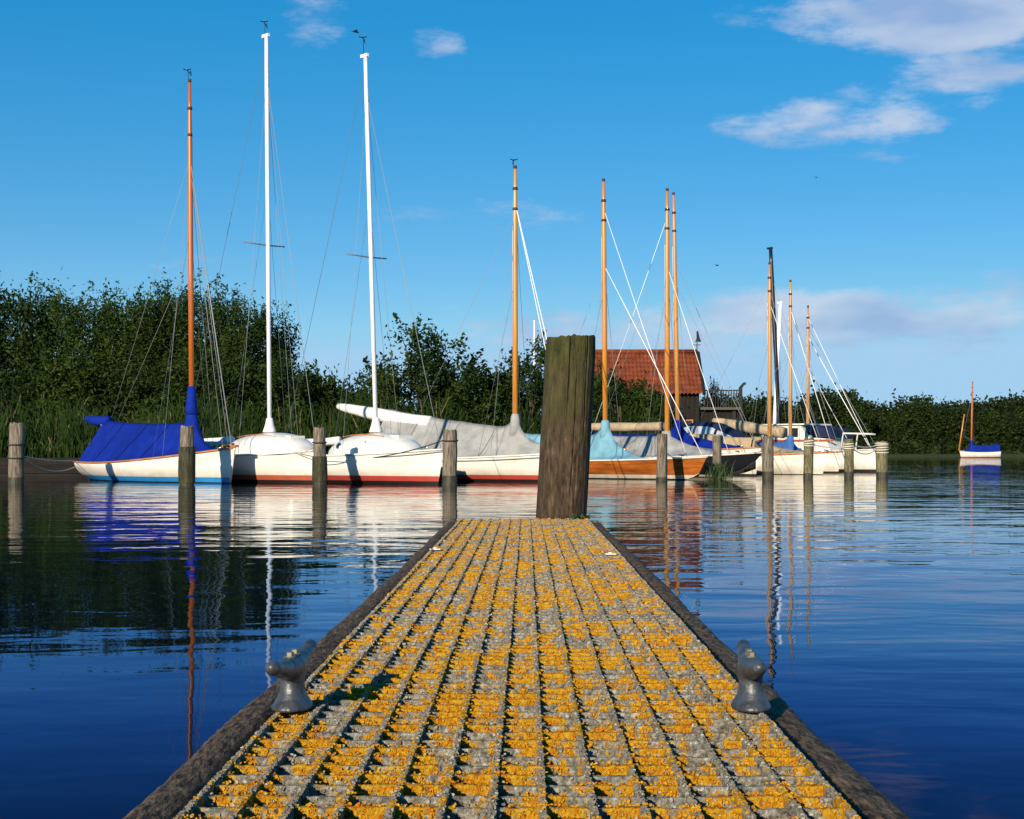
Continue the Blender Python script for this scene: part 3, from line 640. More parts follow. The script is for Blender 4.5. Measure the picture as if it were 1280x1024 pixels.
        for q in tn.get('seams', (.22, .46, .66)):
            MB().tube([Vector(p) + Vector((0, math.copysign(.006, p[1]), .006)) for p in rws[int(q * nn)]], .009, 4).build('seam', M_seam[tn['m'].name], cov)
        if tn.get('gable', True):
            g = MB(); r0 = rws[0]; i = g.add(r0); c = g.add([(r0[12][0] + .25, 0, sh(.1) + .05)])
            for j in range(24): g.face((i + j, i + j + 1, c))
            g.build('cover_end', tn['m'], root)
    bo = sp.get('boom')
    if bo:
        x0, z0, x1_, z1_, r, m = bo
        n_ = 16; pts = []; rad = []
        for i in range(n_ + 1):
            q = i / n_; pts.append((lerp(x0, x1_, q), 0.01 * math.sin(q * 9), lerp(z0, z1_, q) - .03 * math.sin(math.pi * q))); rad.append(r * (1 + .05 * math.sin(q * 13 + 1) * (1 if m is not M_varnish else 0)) * (.45 + .55 * min(1, q * 3) ** .7))
        MB().tube(pts, rad, 12).build('boom', m, root)
    if sp.get('crutch'):
        x, z, m = sp['crutch']
        for s_ in (1, -1): MB().tube([(x - .35, s_ * .28, sh(.03)), (x + .12, -s_ * .05, z)], .035, 6).build('boom_crutch', m, root)
    dm = sp.get('dome')
    if dm:
        x0, x1_, wd, hh = dm; rws = []
        for i in range(25):
            q = i / 24; x = lerp(x0, x1_, q); f = max(0.0, 1 - abs(2 * q - 1) ** 2.4) ** .55
            s = (x + L / 2) / L; zd = sh(s) - .0
            rws.append([(x, wd / 2 * (0.55 + 0.45 * f) * math.cos(a) * (f * .6 + .4), zd - .03 + hh * f * max(0, math.sin(a)) ** .75) for a in [math.pi * j / 20 for j in range(21)]])
        mb = MB(); mb.grid(rws); cab = mb.build('cabin_top', sp.get('domem', M_white), root)
        MB().lathe([(0.17, 0), (0.16, .05), (0.11, .2), (0.085, .34), (0.07, .36)], 14, (xm, 0, base + .02)).build('mast_boot', M_whitecloth, root)
        for sx_ in (0.3, 0.62):
            x = lerp(x0, x1_, sx_)
            for side in (1, -1):
                p = MB().lathe([(0.085, -0.015), (0.085, 0.015), (0.06, .02)], 16); o = p.build('porthole', M_steel, cab); o.location = (x, side * wd * .43, sh((x + L / 2) / L) + hh * .42); o.rotation_euler = (-side * R(62), 0, 0)
                o2 = MB().lathe([(0.055, 0.012), (0.055, 0.024)], 14).build('porthole_glass', M_glass, cab); o2.location = o.location; o2.rotation_euler = o.rotation_euler
        # grab rail and fore hatch
        MB().tube([(lerp(x0, x1_, .25 + .5 * q), -wd * .26, sh(.6) + hh * (0.80 + .1 * math.sin(math.pi * q))) for q in (0, .25, .5, .75, 1)], .014, 6).build('grab_rail', M_teak, cab)
        hx = lerp(x0, x1_, .80); MB().box(hx - .22, hx + .22, -.22, .22, sh(.75) + hh * .45, sh(.75) + hh * .78).build('fore_hatch', M_white, cab, False)
    return root, sheerpt, sh, root.matrix_basis.copy()
COMMON = dict(bottom=M_bottom)
boats = {}
def add(key, **k): sp = dict(COMMON); sp.update(k); boats[key] = boat(sp); return boats[key]
add(1, label='white boat with royal blue tent cover and reddish varnished mast, leftmost of all', u=240, Y=38.0, top=102, xm=1.55, L=6.75, B=1.9, sheer=(.50, .50, .86), wt=.55, hull=M_white, bootm=M_bootblue, boot=(.02, .14), mast=M_varnish_red, mr=.068,
    lean=-.06, vane=.26, rail=M_teak, stemm=M_white, track=False, hound=.80, fw=.014,
    tent=dict(xa=-3.0, xar=-2.7, xf=2.5, za=1.60, zm=1.50, zc=2.15, m=M_blue, sag=.0, fold=.04, col=.25, cw=.17, fk=1.25), boom=(-3.65, 1.66, -2.5, 1.60, .13, M_blue), crutch=(-2.85, 1.5, M_teak),
    lines=((.80, -2.5, 1.7, .005, M_wire), (.55, -2.2, 1.6, .0045, M_wire), (.80, 2.95, .9, .006, M_wire), (.78, 2.7, .95, .006, M_wire)), base=.55)
add(2, label='white sloop with domed cabin, rust stripe and the tallest white mast', u=337, Y=38.2, top=44, xm=1.15, L=6.3, B=1.95, sheer=(.66, .64, .80), wt=.6, hull=M_white, bootm=M_bootrust, boot=(.07, .19), mast=M_alu, alloy=True, mr=.055, lean=-.08, vane=.30, spreader=307, base=1.28,
    rail=M_white, dome=(-.55, 2.75, 1.45, .58), hound=.9, boom=(-2.6, 1.02, -.5, 1.08, .10, M_whitecloth), deckm=M_white, lines=((.98, -3.0, .75, .006, M_wiredark), (.9, 2.2, .9, .0045, M_wire)))
add(3, label='white sloop with domed cabin, red stripe and white mast leaning to the left', u=470, Y=37.2, top=69, xm=.85, L=6.6, B=2.0, sheer=(.70, .66, .82), wt=.6, hull=M_white, bootm=M_bootred, boot=(.07, .19), mast=M_alu, alloy=True, mr=.055, lean=-.26, vane=.40, spreader=322, base=1.27,
    rail=M_white, dome=(-.75, 2.35, 1.45, .56), hound=.9, boom=(-3.0, 1.0, -.6, 1.05, .10, M_whitecloth), deckm=M_white, lines=((.98, -3.1, .75, .006, M_wiredark),))
add(4, label='white boat under a long pale grey tent with wooden mast, left of the thick post', u=644, Y=39.3, top=210, xm=1.6, L=7.2, B=2.0, sheer=(.62, .58, .76), wt=.5, th=40, hull=M_white, bootm=M_bootred, boot=(.06, .17), mast=M_varnish, mr=.070, vane=.18,
    rail=M_white, tent=dict(xa=-3.3, xar=-3.0, xf=3.2, za=1.95, zm=1.38, zc=1.62, m=M_grey, sag=.03, col=.12, fold=.03, out=.03, ez=-.08, cw=.22), boom=(-5.0, 2.06, -1.4, 1.54, .18, M_whitecloth), base=.6, fw=.012, fm=M_alu, hound=.88,
    lines=((.88, 3.2, .8, .010, M_alu), (.85, -2.0, 1.7, .004, M_wire)))
add(5, label='varnished wooden hull with light blue tent, right of the thick post', u=757, Y=43.2, top=226, xm=.55, L=8.3, B=1.9, sheer=(.55, .50, .62), wt=.35, over=(.30, .42), hull=varnish_hull(), bootm=M_white, boot=(.03, .13), mast=M_varnish, mr=.074, lean=-.06,
    rail=M_cream, bowk=1, tent=dict(xa=-3.4, xar=-3.2, xf=2.1, za=1.35, zm=1.25, zc=1.60, m=M_ltblue, sag=.06, col=.06, fold=.03, cw=.25), base=.5, bp=1.8, fw=.012, fm=M_alu, hound=.70, lines=((.90, 3.4, .6, .009, M_alu), (.7, -2, 1.3, .004, M_wire)), boom=(-.2, .83, 1.3, .83, .035, M_varnish))
add(6, label='black hulled yacht with grey tent, behind the varnished hull', u=834, Y=46.4, top=238, xm=.75, L=8.6, B=1.95, sheer=(.62, .55, .74), wt=.35, over=(.30, .50), hull=M_black, bootm=M_white, boot=(.02, .08), mast=M_varnish, mr=.079, rail=M_cream, bp=1.8,
    tent=dict(xa=-3.2, xar=-3.0, xf=2.9, za=1.35, zm=1.25, zc=1.30, m=M_grey, sag=.02, col=.10, fold=.05, fk=1.1), base=.5, hound=.72, lines=((.9, -2.5, 1.3, .008, M_alu), (.72, 3.0, .7, .009, M_alu)))
add(7, label='boat under a royal blue cover with wooden mast, hidden behind the grey tent', u=848, Y=50.0, top=243, xm=.7, L=8.0, B=1.95, sheer=(.80, .75, .9), wt=.5, hull=M_white, bootm=M_white, mast=M_varnish, mr=.072, lean=-.16,
    tent=dict(xa=-3.1, xar=-3.0, xf=3.2, za=1.42, zm=1.38, zc=1.70, m=M_blue, sag=.0, col=.1, fold=.03, fk=.9, cw=.3), boom=(-4.2, 1.66, .2, 1.60, .15, M_beige), base=.7, hound=.75, lines=((.9, -2.8, 1.6, .0045, M_wire),))
add(8, label='white boat with beige boom cover and navy spray hood behind the black bow', u=962, Y=51.6, top=330, xm=1.0, L=6.6, B=2.0, sheer=(.62, .60, .74), wt=.6, hull=M_white, bootm=M_white, boot=(.02, .06), mast=M_varnish_pale, mr=.070, base=.6, track=True,
    tent=dict(xa=.3, xar=.4, xf=3.0, za=1.0, zm=.98, zc=1.05, m=M_beige, sag=.02, col=.05, fold=.03), lines=((.9, -2.4, 1.4, .0045, M_wire), (.8, 3.0, .8, .010, M_alu)))
add(9, label='white boat with small mid blue cover and slim brown mast', u=988, Y=55.3, top=352, xm=.9, L=6.2, B=1.9, sheer=(.65, .62, .76), wt=.6, hull=M_white, bootm=M_white, mast=M_varnish_pale, mr=.064, base=.6,
    tent=dict(xa=-2.2, xar=-2.1, xf=1.6, za=1.2, zm=1.15, zc=1.3, m=M_midblue, sag=.0, col=.05, fold=.05), boom=(-2.6, 1.95, .6, 1.45, .20, M_beige), lines=((.85, 2.6, .9, .013, M_alu), (.6, -2, 1.6, .005, M_wire)))
r10 = add(10, name='cabin_boat', label='white cabin boat with framed windows and the shortest wooden mast, rightmost of the row', u=1010, Y=58.6, top=384, xm=.3, L=6.9, B=2.1, sheer=(.72, .70, .86), wt=.75, hull=M_white, bootm=M_bottom, boot=(.03, .1), mast=M_varnish_pale, mr=.064, base=.7,
    rail=M_cream, lines=((.80, 2.9, 1.0, .016, M_alu), (.93, 3.0, .9, .011, M_alu), (.6, 2.0, 1.2, .010, M_alu)))
add(11, label='boat behind the others whose tall black mast leans to the left', u=976, Y=62.0, top=310, xm=.4, L=5.2, B=1.7, sheer=(.55, .52, .65), wt=.6, hull=M_white, bootm=M_bottom, mast=M_black, alloy=True, mr=.085, lean=-.42, base=.6, boom=(-2.2, 1.3, .2, 1.3, .1, M_beige))
add(12, label='boat behind the others with slim white mast leaning to the right', u=966, Y=66.2, top=378, xm=.4, L=5.0, B=1.7, sheer=(.55, .52, .65), wt=.6, hull=M_white, bootm=M_bottom, mast=M_alu, alloy=True, mr=.085, lean=.34, base=.6, boom=(-2.2, 1.3, .2, 1.3, .1, M_whitecloth))
add(13, label='lone small boat with blue cover and wooden mast moored far out on the lake', u=1214, Y=172.0, top=478, th=205, xm=1.0, L=4.6, B=1.9, sheer=(.75, .65, .85), wt=.6, hull=M_white, bootm=M_bootrust, boot=(.03, .14), mast=M_varnish_red, mr=.11, base=.6, lean=.15, group='boat far out', track=False,
    tent=dict(xa=-2.2, xar=-2.1, xf=1.7, za=1.55, zm=1.45, zc=1.9, m=M_blue, sag=.0, col=.1, fold=.05), lines=())
far_root = boats[13][0]
r1 = boats[1][0]
MB().box(2.92, 3.50, -.05, .05, .87, .93).build('bow_fitting', M_teak, r1, False)
MB().tube([(3.15, -.16, .90), (3.15, .16, .90)], .022, 8).build('bow_bollard', M_teak, r1)
MB().tube([(2.35, 0, .8), (1.75, 0, 5.0)], [.09, .06], 8).build('lowered_spar', M_varnish, far_root)
# spray hood and boom cover of boat 8
r8, sp8, sh8, _ = boats[8]
rw = []
for i in range(17):
    q = i / 16; x = lerp(-3.05, 0.55, q); f = interp(((0, .05), (.08, .80), (.3, 1.0), (.55, .96), (.8, .62), (1, .08)), q)
    rw.append([(x + .08 * math.cos(a * 2), .86 * math.cos(a) * (.85 + .15 * f), sh8(.4) + .05 + 1.18 * f * max(0, math.sin(a)) ** .6) for a in [math.pi * j / 18 for j in range(19)]])
mb = MB(); mb.grid(rw); hood = mb.build('spray_hood', M_navy, r8)
M_clear = mat('clear_plastic', (0.55, 0.57, 0.58), 0.12, 0.6, (0.25, 0.27, 0.30), 3.0, bump=.03, bscale=4)
for a0, a1 in ((-2.55, -1.75), (-1.65, -.85), (-.75, -.15)):
    for side in (-1, 1):
        g = MB(); rws = []
        for i in range(7):
            x = lerp(a0, a1, i / 6); q = (x + 3.05) / 3.6; f = interp(((0, .05), (.08, .80), (.3, 1.0), (.55, .96), (.8, .62), (1, .08)), q)
            rws.append([(x + .08 * math.cos(a * 2), side * (.86 * math.cos(a) * (.85 + .15 * f) + .022), sh8(.4) + .06 + 1.18 * f * max(0, math.sin(a)) ** .6) for a in [R(10) + R(40) * j / 8 for j in range(9)]])
        g.grid(rws); g.build('hood_window', M_clear, hood)
# beige cover over its boom, hanging to the rail on the near side
rw = []
for i in range(31):
    q = i / 30; x = lerp(-2.9, 1.0, q); zt = lerp(1.50, 1.22, q) + .02 * math.sin(q * 14)
    rw.append([(x + .02 * math.sin(j + q * 9), y + .03 * noise.noise(Vector((q * 9, j, 2))), zt - d - .04 * math.sin(q * math.pi) * d) for j, (y, d) in enumerate(((-1.05, .70), (-1.05, .50), (-1.03, .25), (-1.0, .1), (-.96, .02), (-.9, .0), (-.86, .12), (-.9, .6)))])
mb = MB(); mb.grid(rw); mb.build('boom_cover', M_beige, r8)
# cabin of boat 10
r = r10[0]; sh10 = r10[2]
cab = MB(); 
def prism(mb, prof, y0, y1):
    i = mb.add([(x, y0, z) for x, z in prof]); j = mb.add([(x, y1, z) for x, z in prof]); n = len(prof)
    mb.face(range(i, i + n)); mb.face(range(j + n - 1, j - 1, -1))
    for k in range(n): mb.face((i + k, j + k, j + (k + 1) % n, i + (k + 1) % n))
prism(cab, [(-1.3, .75), (1.9, .78), (1.65, 1.25), (.9, 1.30), (.55, 1.74), (-1.3, 1.77)], -.85, .85)
cabin = cab.build('cabin', M_white, r, False)
for x0, x1_ in ((-1.15, -.6), (-.5, -.05), (.05, .42)):
    for s_ in (-1, 1): MB().box(x0, x1_, s_ * .86 - .012, s_ * .86 + .012, 1.32, 1.66).build('window', M_glass, cabin, False)
MB().box(-.72, .72, -.01, .01, -.18, .18).build('windscreen', M_glass, cabin, False).matrix_local = Matrix.Translation((.745, 0, 1.53)) @ Matrix.Rotation(R(90), 4, 'Z') @ Matrix.Rotation(R(-28), 4, 'X')
MB().box(-1.5, .75, -.95, .95, 1.775, 1.83).build('cabin_roof', M_white, cabin, False)
MB().box(-1.4, 2.0, -.875, -.855, 1.14, 1.22).build('coloured_stripe', mat('red_brown_trim', (.35, .08, .03), .5), cabin, False)
MB().tube([(2.1, -.5, .8), (2.2, -.5, 1.45), (3.0, -.22, 1.42), (3.25, 0, 1.4), (3.0, .22, 1.42), (2.2, .5, 1.45), (2.1, .5, .8)], .035, 8).build('pulpit', M_white, r)
cv = MB(); prism(cv, [(.98, 1.32), (1.9, 1.3), (1.7, 1.62), (.9, 1.76), (.85, 1.5)], -.7, .7); cv.build('canvas_dodger', M_navy, r, False)
# mooring lines
def line(label, a, b, sag, r=0.014, m=None):
    a, b = Vector(a), Vector(b); pts = [a.lerp(b, q / 14) - Vector((0, 0, sag * 4 * (q / 14) * (1 - q / 14))) for q in range(15)]
    return tag(MB().tube(pts, r, 6).build('mooring_line', m or M_rope), label, 'rope', 'mooring lines')
def bp(key, s, side=1, dz=.03):
    root, spf, _, mbs = boats[key]; return mbs @ spf(s, side, 0, dz)
line('taut pale rope from the far left post to the leftmost boat stern', P[0].location + Vector((.16, 0, .66)), bp(1, .01, -1), .05)
line('slack pale rope sagging low between far left post and leftmost boat', P[0].location + Vector((.16, 0, .62)), bp(1, .03, -1, -.12), .22)
line('dark rope running from the rope turned grey post back along the second domed sloop', P[3].location + Vector((-.16, .05, 1.02)), bp(3, .32, -1, .0), .24, .013, M_ropedark)
line('rope from the green topped post to the bow of the first domed sloop', P[2].location + Vector((-.10, .10, .96)), bp(2, .9, -1), .12, .010)
line('thin rope from the green topped post to the stern of the second domed sloop', P[2].location + Vector((.12, .12, .90)), bp(3, .12, -1), .1, .010)
line('rope from the short pale post up to the varnished bow', P[4].location + Vector((.1, .1, .8)), bp(5, .9, -1), .06, .009, M_ropedark)
line('rope from the grey post to the black bow', P[6].location + Vector((-.1, .1, .85)), bp(6, .97, -1), .05, .012)
line('pale rope from the post with wound rope to the mossy topped post', P[7].location + Vector((.1, 0, .98)), P[8].location + Vector((-.1, 0, .9)), .05, .018)
line('pale rope between the last two mossy posts, upper one', P[8].location + Vector((.1, 0, .95)), P[9].location + Vector((-.15, 0, .95)), .06, .018)
line('pale rope between the last two mossy posts, slack lower one', P[8].location + Vector((.1, 0, .86)), P[9].location + Vector((-.15, 0, .85)), .16, .016)
line('pale rope from the last mossy post to the cabin boat bow', P[9].location + Vector((-.15, .1, .9)), bp(10, .97, -1), .10, .018)
# ------------------------------------------------------------------ bank edge
te = thing('timber_edging', 'dark wet timber edging holding up the reedy bank at the left', 'edging', (0, 0, 0))
M_edge = mat('wet_edging_boards', (0.006, 0.005, 0.004), .8, .2, (0.018, 0.014, 0.010), 4, 5, (.3, 2, 2))
for (xa, ya), (xb, yb) in zip(BANK[:4], BANK[1:5]):
    d = Vector((xb - xa, yb - ya, 0)); n = max(1, int(d.length / 3.2)); ang = math.atan2(d.y, d.x)
    for k in range(n):
        p = Vector((xa, ya, 0)) + d * (k / n); l = d.length / n
        if p.x < -24: continue
        for z in (-.15, .10, .34):
            o = MB().box(0.01, l - .01, -.09, -.03, z, z + .235).build('board', M_edge, te, False); o.location = p; o.rotation_euler = (0, 0, ang)
        o = MB().tube([(0, -.16, -.8), (0, -.16, .66)], .07, 10).build('stake', M_edge, te); o.location = p; o.rotation_euler = (0, 0, ang)
# ------------------------------------------------------------------ vegetation
def leafmat(name, c, c2):
    m = mat(name, c, 0.6, 0.12, c2, 0.8, 4, (1, 1, 1), trans=0.15); nt = m.node_tree
    r = [n for n in nt.nodes if n.type == 'VALTORGB'][0]; src = r.inputs[0].links[0].from_socket
    g = nt.nodes.new('ShaderNodeNewGeometry'); a = nt.nodes.new('ShaderNodeMath'); a.operation = 'MULTIPLY_ADD'      # every leaf its own tone
    nt.links.new(g.outputs['Random Per Island'], a.inputs[0]); a.inputs[1].default_value = 0.34; a.inputs[2].default_value = -0.17
    b = nt.nodes.new('ShaderNodeMath'); b.operation = 'ADD'; nt.links.new(a.outputs[0], b.inputs[0]); nt.links.new(src, b.inputs[1]); nt.links.new(b.outputs[0], r.inputs[0])
    e = r.color_ramp.elements.new(0.86); e.color = (c2[0] * 1.9, c2[1] * 1.75, c2[2] * 1.5, 1)
    return m
M_leaf = [leafmat('willow_leaf', (0.009, 0.022, 0.003), (0.040, 0.068, 0.009)), leafmat('alder_leaf', (0.007, 0.018, 0.003), (0.028, 0.050, 0.008)), leafmat('far_leaf', (0.008, 0.016, 0.003), (0.023, 0.036, 0.007)), leafmat('light_leaf', (0.012, 0.027, 0.004), (0.042, 0.072, 0.010))]
M_bark = mat('bark', (0.05, 0.04, 0.03), .9, .2, (0.09, 0.075, 0.055), 8, 5, (3, 3, .6))
def crown_mesh(name, rx, ry, h, z0, nclump, nleaf, ls, seed, m, slender=0.42, hollow=0.45, cr=(0.45, 0.9), spiky=0.0):
    rnd = random.Random(seed); mb = MB(); ends = []
    for c in range(nclump):
        while True:
            p = Vector((rnd.uniform(-1, 1), rnd.uniform(-1, 1), rnd.uniform(-1, 1)))
            if hollow < p.length < 1: break
        k = 1 + .22 * noise.noise(p * 2.0 + Vector((seed, 0, 0)))
        cc = Vector((p.x * rx * k, p.y * ry * k, z0 + h / 2 + p.z * h / 2 * k)); ends.append(cc)
        r = rnd.uniform(*cr)
        up = Vector((p.x * .6, p.y * .6, 1)).normalized()
        for l in range(nleaf):
            q = Vector((rnd.gauss(0, .5), rnd.gauss(0, .5), rnd.gauss(0, .5))) * r
            if spiky and l < nleaf * spiky: q = up * rnd.uniform(.2, 1.45) * r + Vector((rnd.gauss(0, .1), rnd.gauss(0, .1), 0)) * r
            pos = cc + q
            d = Vector((rnd.gauss(0, 1), rnd.gauss(0, 1), rnd.gauss(0.15, .8))).normalized(); s = Vector((rnd.gauss(0, 1), rnd.gauss(0, 1), rnd.gauss(0, 1))).cross(d).normalized()
            n = d.cross(s); L_ = ls * rnd.uniform(.6, 1.3); w_ = L_ * slender * .5
            i = mb.add([pos - d * L_ * .5, pos + s * w_ + n * L_ * .06, pos + d * L_ * .5 - n * L_ * .1, pos - s * w_ + n * L_ * .06])
            mb.face((i, i + 1, i + 2, i + 3))
    return mb.mesh(name, m, False), ends
def trunk_mesh(name, ends, h, r, seed, nl=12):
    rnd = random.Random(seed); mb = MB(); top = Vector((rnd.uniform(-.3, .3), rnd.uniform(-.3, .3), h * .62))
    mid = Vector((rnd.uniform(-.2, .2), rnd.uniform(-.2, .2), h * .3))
    mb.tube([(0, 0, -.6), (0, 0, .1), mid, top], [r * 1.3, r, r * .75, r * .35], 9)
    for e in rnd.sample(ends, min(nl, len(ends))):
        st = Vector((0, 0, .1)).lerp(mid, rnd.uniform(.4, 1)) if rnd.random() < .5 else mid.lerp(top, rnd.random())
        m_ = st.lerp(e, .5) + Vector((0, 0, .15 * (e - st).length * .5)); mb.tube([st, m_, e], [r * .42, r * .28, r * .08], 6)
    return mb.mesh(name, M_bark)
PROTO = {}
def proto(key, rx, ry, h, z0, nc, nl, ls, seed, m, r=.12, **k):
    me, ends = crown_mesh(key + '_crown', rx, ry, h, z0, nc, nl, ls, seed, m, **k); PROTO[key] = (me, trunk_mesh(key + '_trunk', ends, z0 + h, r, seed), z0 + h)
proto('willow_a', 2.5, 2.2, 5.6, 0.7, 95, 150, .185, 11, M_leaf[0], slender=.34, spiky=.16)
proto('willow_b', 2.3, 2.0, 5.4, 0.9, 90, 150, .185, 12, M_leaf[3], slender=.36, spiky=.16)
proto('alder_a', 2.4, 2.1, 5.6, 0.6, 95, 150, .185, 13, M_leaf[1], slender=.5, spiky=.12)
proto('bush_a', 1.5, 1.3, 2.5, 0.2, 60, 120, .17, 14, M_leaf[0], slender=.4, spiky=.1, cr=(.3, .6))
proto('bush_b', 1.5, 1.3, 2.5, 0.2, 60, 120, .17, 15, M_leaf[1], slender=.5, spiky=.1, cr=(.3, .6))
proto('young_tree', 1.9, 1.6, 3.9, 0.8, 66, 80, .175, 16, M_leaf[1], slender=.5, hollow=.2, spiky=.2, cr=(.3, .6))
proto('far_a', 4.2, 3.5, 8.0, 0.6, 70, 55, .62, 21, M_leaf[2], r=.3, slender=.7, cr=(.9, 1.7))
proto('far_b', 4.8, 3.8, 7.2, 0.5, 75, 55, .62, 22, M_leaf[2], r=.3, slender=.7, cr=(.9, 1.7))
proto('far_c', 3.6, 3.2, 8.6, 1.2, 60, 50, .62, 23, M_leaf[1], r=.3, slender=.7, hollow=.3, cr=(.8, 1.5))
def tree(key, name, label, x, y, z, h, rz, wide=1.0, group=None, cat='tree'):
    cm, tm, H = PROTO[key]; t = thing(name, label, cat, (x, y, z), rz, group); k = h / H; t.scale = (k * wide, k * wide, k)
    link('crown', cm, t); link('trunk', tm, t); return t
def ground_h(u, v, Y): return CAMH - (v - VH) / FPX * Y
GT = 'trees and bushes along the left bank'
left = [(-40, 352, 60, 'willow_a'), (18, 352, 59, 'alder_a'), (62, 356, 61, 'willow_a'), (112, 352, 58.5, 'willow_b'), (158, 366, 61, 'alder_a'), (205, 350, 59, 'willow_a'), (248, 354, 60.5, 'alder_a'), (292, 362, 58.5, 'willow_a'), (330, 382, 61, 'alder_a')]
words = ['leafy willow cut by the left edge of the picture', 'dark alder standing behind the far left post', 'tall willow behind the stern of the blue covered boat', 'bright green willow behind the blue tent cover', 'dark alder just left of the reddish mast, set back', 'tall willow directly left of the reddish mast', 'dark alder directly right of the reddish mast', 'willow left of the tallest white mast', 'dark alder right behind the tallest white mast']
for k, (u, v, Y, key) in enumerate(left):
    x = (u - 640) / FPX * Y; tree(key, 'willow_tree' if 'willow' in key else 'alder_tree', words[k], x, Y, .6, (ground_h(u, v, Y) - .6) * .935, k * 1.3, .92 if k != 8 else .72, GT)
for k, (u, v, Y, key, w_, lab) in enumerate([(402, 478, 57, 'bush_a', .9, 'low bush in the gap between the tall trees and the young tree'), (436, 484, 57, 'bush_b', .9, 'low dark bush left of the second white mast'), (600, 480, 60, 'bush_b', 1.1, 'low dark bush left of the wooden mast by the thick post'), (628, 474, 62, 'bush_a', 1, 'bush behind the wooden mast by the thick post'), (470, 476, 56, 'bush_a', .8, 'low bush behind the second white mast'),
        (575, 470, 58, 'bush_a', 1.0, 'low bush at the right foot of the young tree'), (735, 505, 62, 'bush_b', .9, 'dark bush half hidden by the right side of the thick post')]):
    tree(key, 'bush', lab, (u - 640) / FPX * Y, Y, .5, max(1.2, ground_h(u, v, Y) - .4), k * 2.1, w_, GT, 'bush')
tree('young_tree', 'young_tree', 'young loose leaved tree right of the second white mast', (528 - 640) / FPX * 58, 58, .5, ground_h(528, 404, 58) - .5, .6, .98, GT)
tree('young_tree', 'young_tree', 'young tree showing between the wooden mast and the thick post', (662 - 640) / FPX * 60, 60, .5, ground_h(662, 424, 60) - .5, 2.2, .8, GT)
for k, (u, v, Y) in enumerate([(25, 470, 55), (95, 462, 55), (160, 470, 55.5), (215, 462, 55), (275, 470, 55), (330, 465, 55.5), (362, 470, 56)]):
    tree('bush_a' if k % 2 else 'bush_b', 'bush', ['low bush behind the far left post', 'low bush behind the stern of the leftmost boat', 'low dark bush behind the blue tent', 'low bush at the reddish mast', 'low dark bush between reddish and tallest white mast', 'low bush behind the tallest white mast', 'low dark bush at the right foot of the tall trees'][k], (u - 640) / FPX * Y, Y, .5, ground_h(u, v, Y) - .4, k * .9, .95, GT, 'bush')
# reeds
def reeds():
    rnd = random.Random(77); mb = MB()
    for k in range(9000):
        t = rnd.random(); x = -21 + 27 * t; 
        yb = interp(BANK, x); y = yb + .15 + rnd.random() ** 1.4 * 4.2
        g = .45 + .05 * (y - yb); clump = .65 + .6 * noise.noise(Vector((x * .5, y * .5, 3)))
        hh = max(.35, (1.2 + (y - yb) * .35) * clump * rnd.uniform(.6, 1.25)); a = rnd.random() * 6.28; lean = rnd.gauss(0, .18) * hh; ly = rnd.gauss(0, .12) * hh; w_ = rnd.uniform(.012, .026)
        cx, cy = math.cos(a) * w_, math.sin(a) * w_; dr = rnd.uniform(.0, .25) * hh
        i = mb.add([(x - cx, y - cy, g), (x + cx, y + cy, g), (x + lean * .4 + cx, y + ly * .4 + cy, g + hh * .55), (x + lean * .4 - cx, y + ly * .4 - cy, g + hh * .55), (x + lean + cx * .6, y + ly, g + hh * .9), (x + lean - cx * .6, y + ly, g + hh * .9), (x + lean * 1.5 + math.copysign(dr, lean), y + ly * 1.4, g + hh - dr * .4)])
        m = 0 if rnd.random() < .95 else 1
        mb.face((i, i + 1, i + 2, i + 3), m); mb.face((i + 3, i + 2, i + 4, i + 5), m); mb.face((i + 5, i + 4, i + 6), m)
    return mb.build('reeds', [mat('reed_blade', (0.006, 0.020, 0.002), .7, .1, (0.026, 0.052, 0.007), .8, trans=.15), mat('dry_reed', (.085, .07, .03), .7, .2, (.13, .10, .05), 3)], None, False)
tag(reeds(), 'green reeds and rank grass along the bank edge', 'reeds', kind='stuff')
# far wood across the lake
rnd = random.Random(4)
k = 0
farl = []
prof_far = ((900, 500), (935, 494), (985, 502), (1015, 494), (1048, 487), (1075, 500), (1100, 512), (1130, 502), (1150, 496), (1175, 506), (1200, 500), (1225, 508), (1250, 503), (1285, 505), (1400, 500))
u = 880
while u < 1330:
    for row in range(2):
        Y = 207 + row * 10 + rnd.uniform(-3, 3); uu = u + row * 9 + rnd.uniform(-3, 3)
        v = interp(prof_far, uu) + (9 if row == 0 else 0) + rnd.uniform(-2, 7)
        farl.append((uu, v, Y))
    u += 24
cardinal = ['first', 'second', 'third', 'fourth', 'fifth', 'sixth', 'seventh', 'eighth', 'ninth', 'tenth', 'eleventh', 'twelfth', 'thirteenth', 'fourteenth', 'fifteenth', 'sixteenth', 'seventeenth', 'eighteenth', 'nineteenth', 'twentieth', 'twenty-first', 'twenty-second', 'twenty-third', 'twenty-fourth']
for k, (uu, v, Y) in enumerate(farl):
    key = ('far_a', 'far_b', 'far_c')[rnd.randrange(3)]; row = 'shore row' if k % 2 == 0 else 'taller back row'
    tree(key, 'woodland_tree', '%s tree from the left in the %s across the lake' % (cardinal[k // 2], row), (uu - 640) / FPX * Y, Y, 1.0, max(3, ground_h(uu, v, Y) - 1.0), rnd.random() * 6.28, .95, 'woodland across the lake')
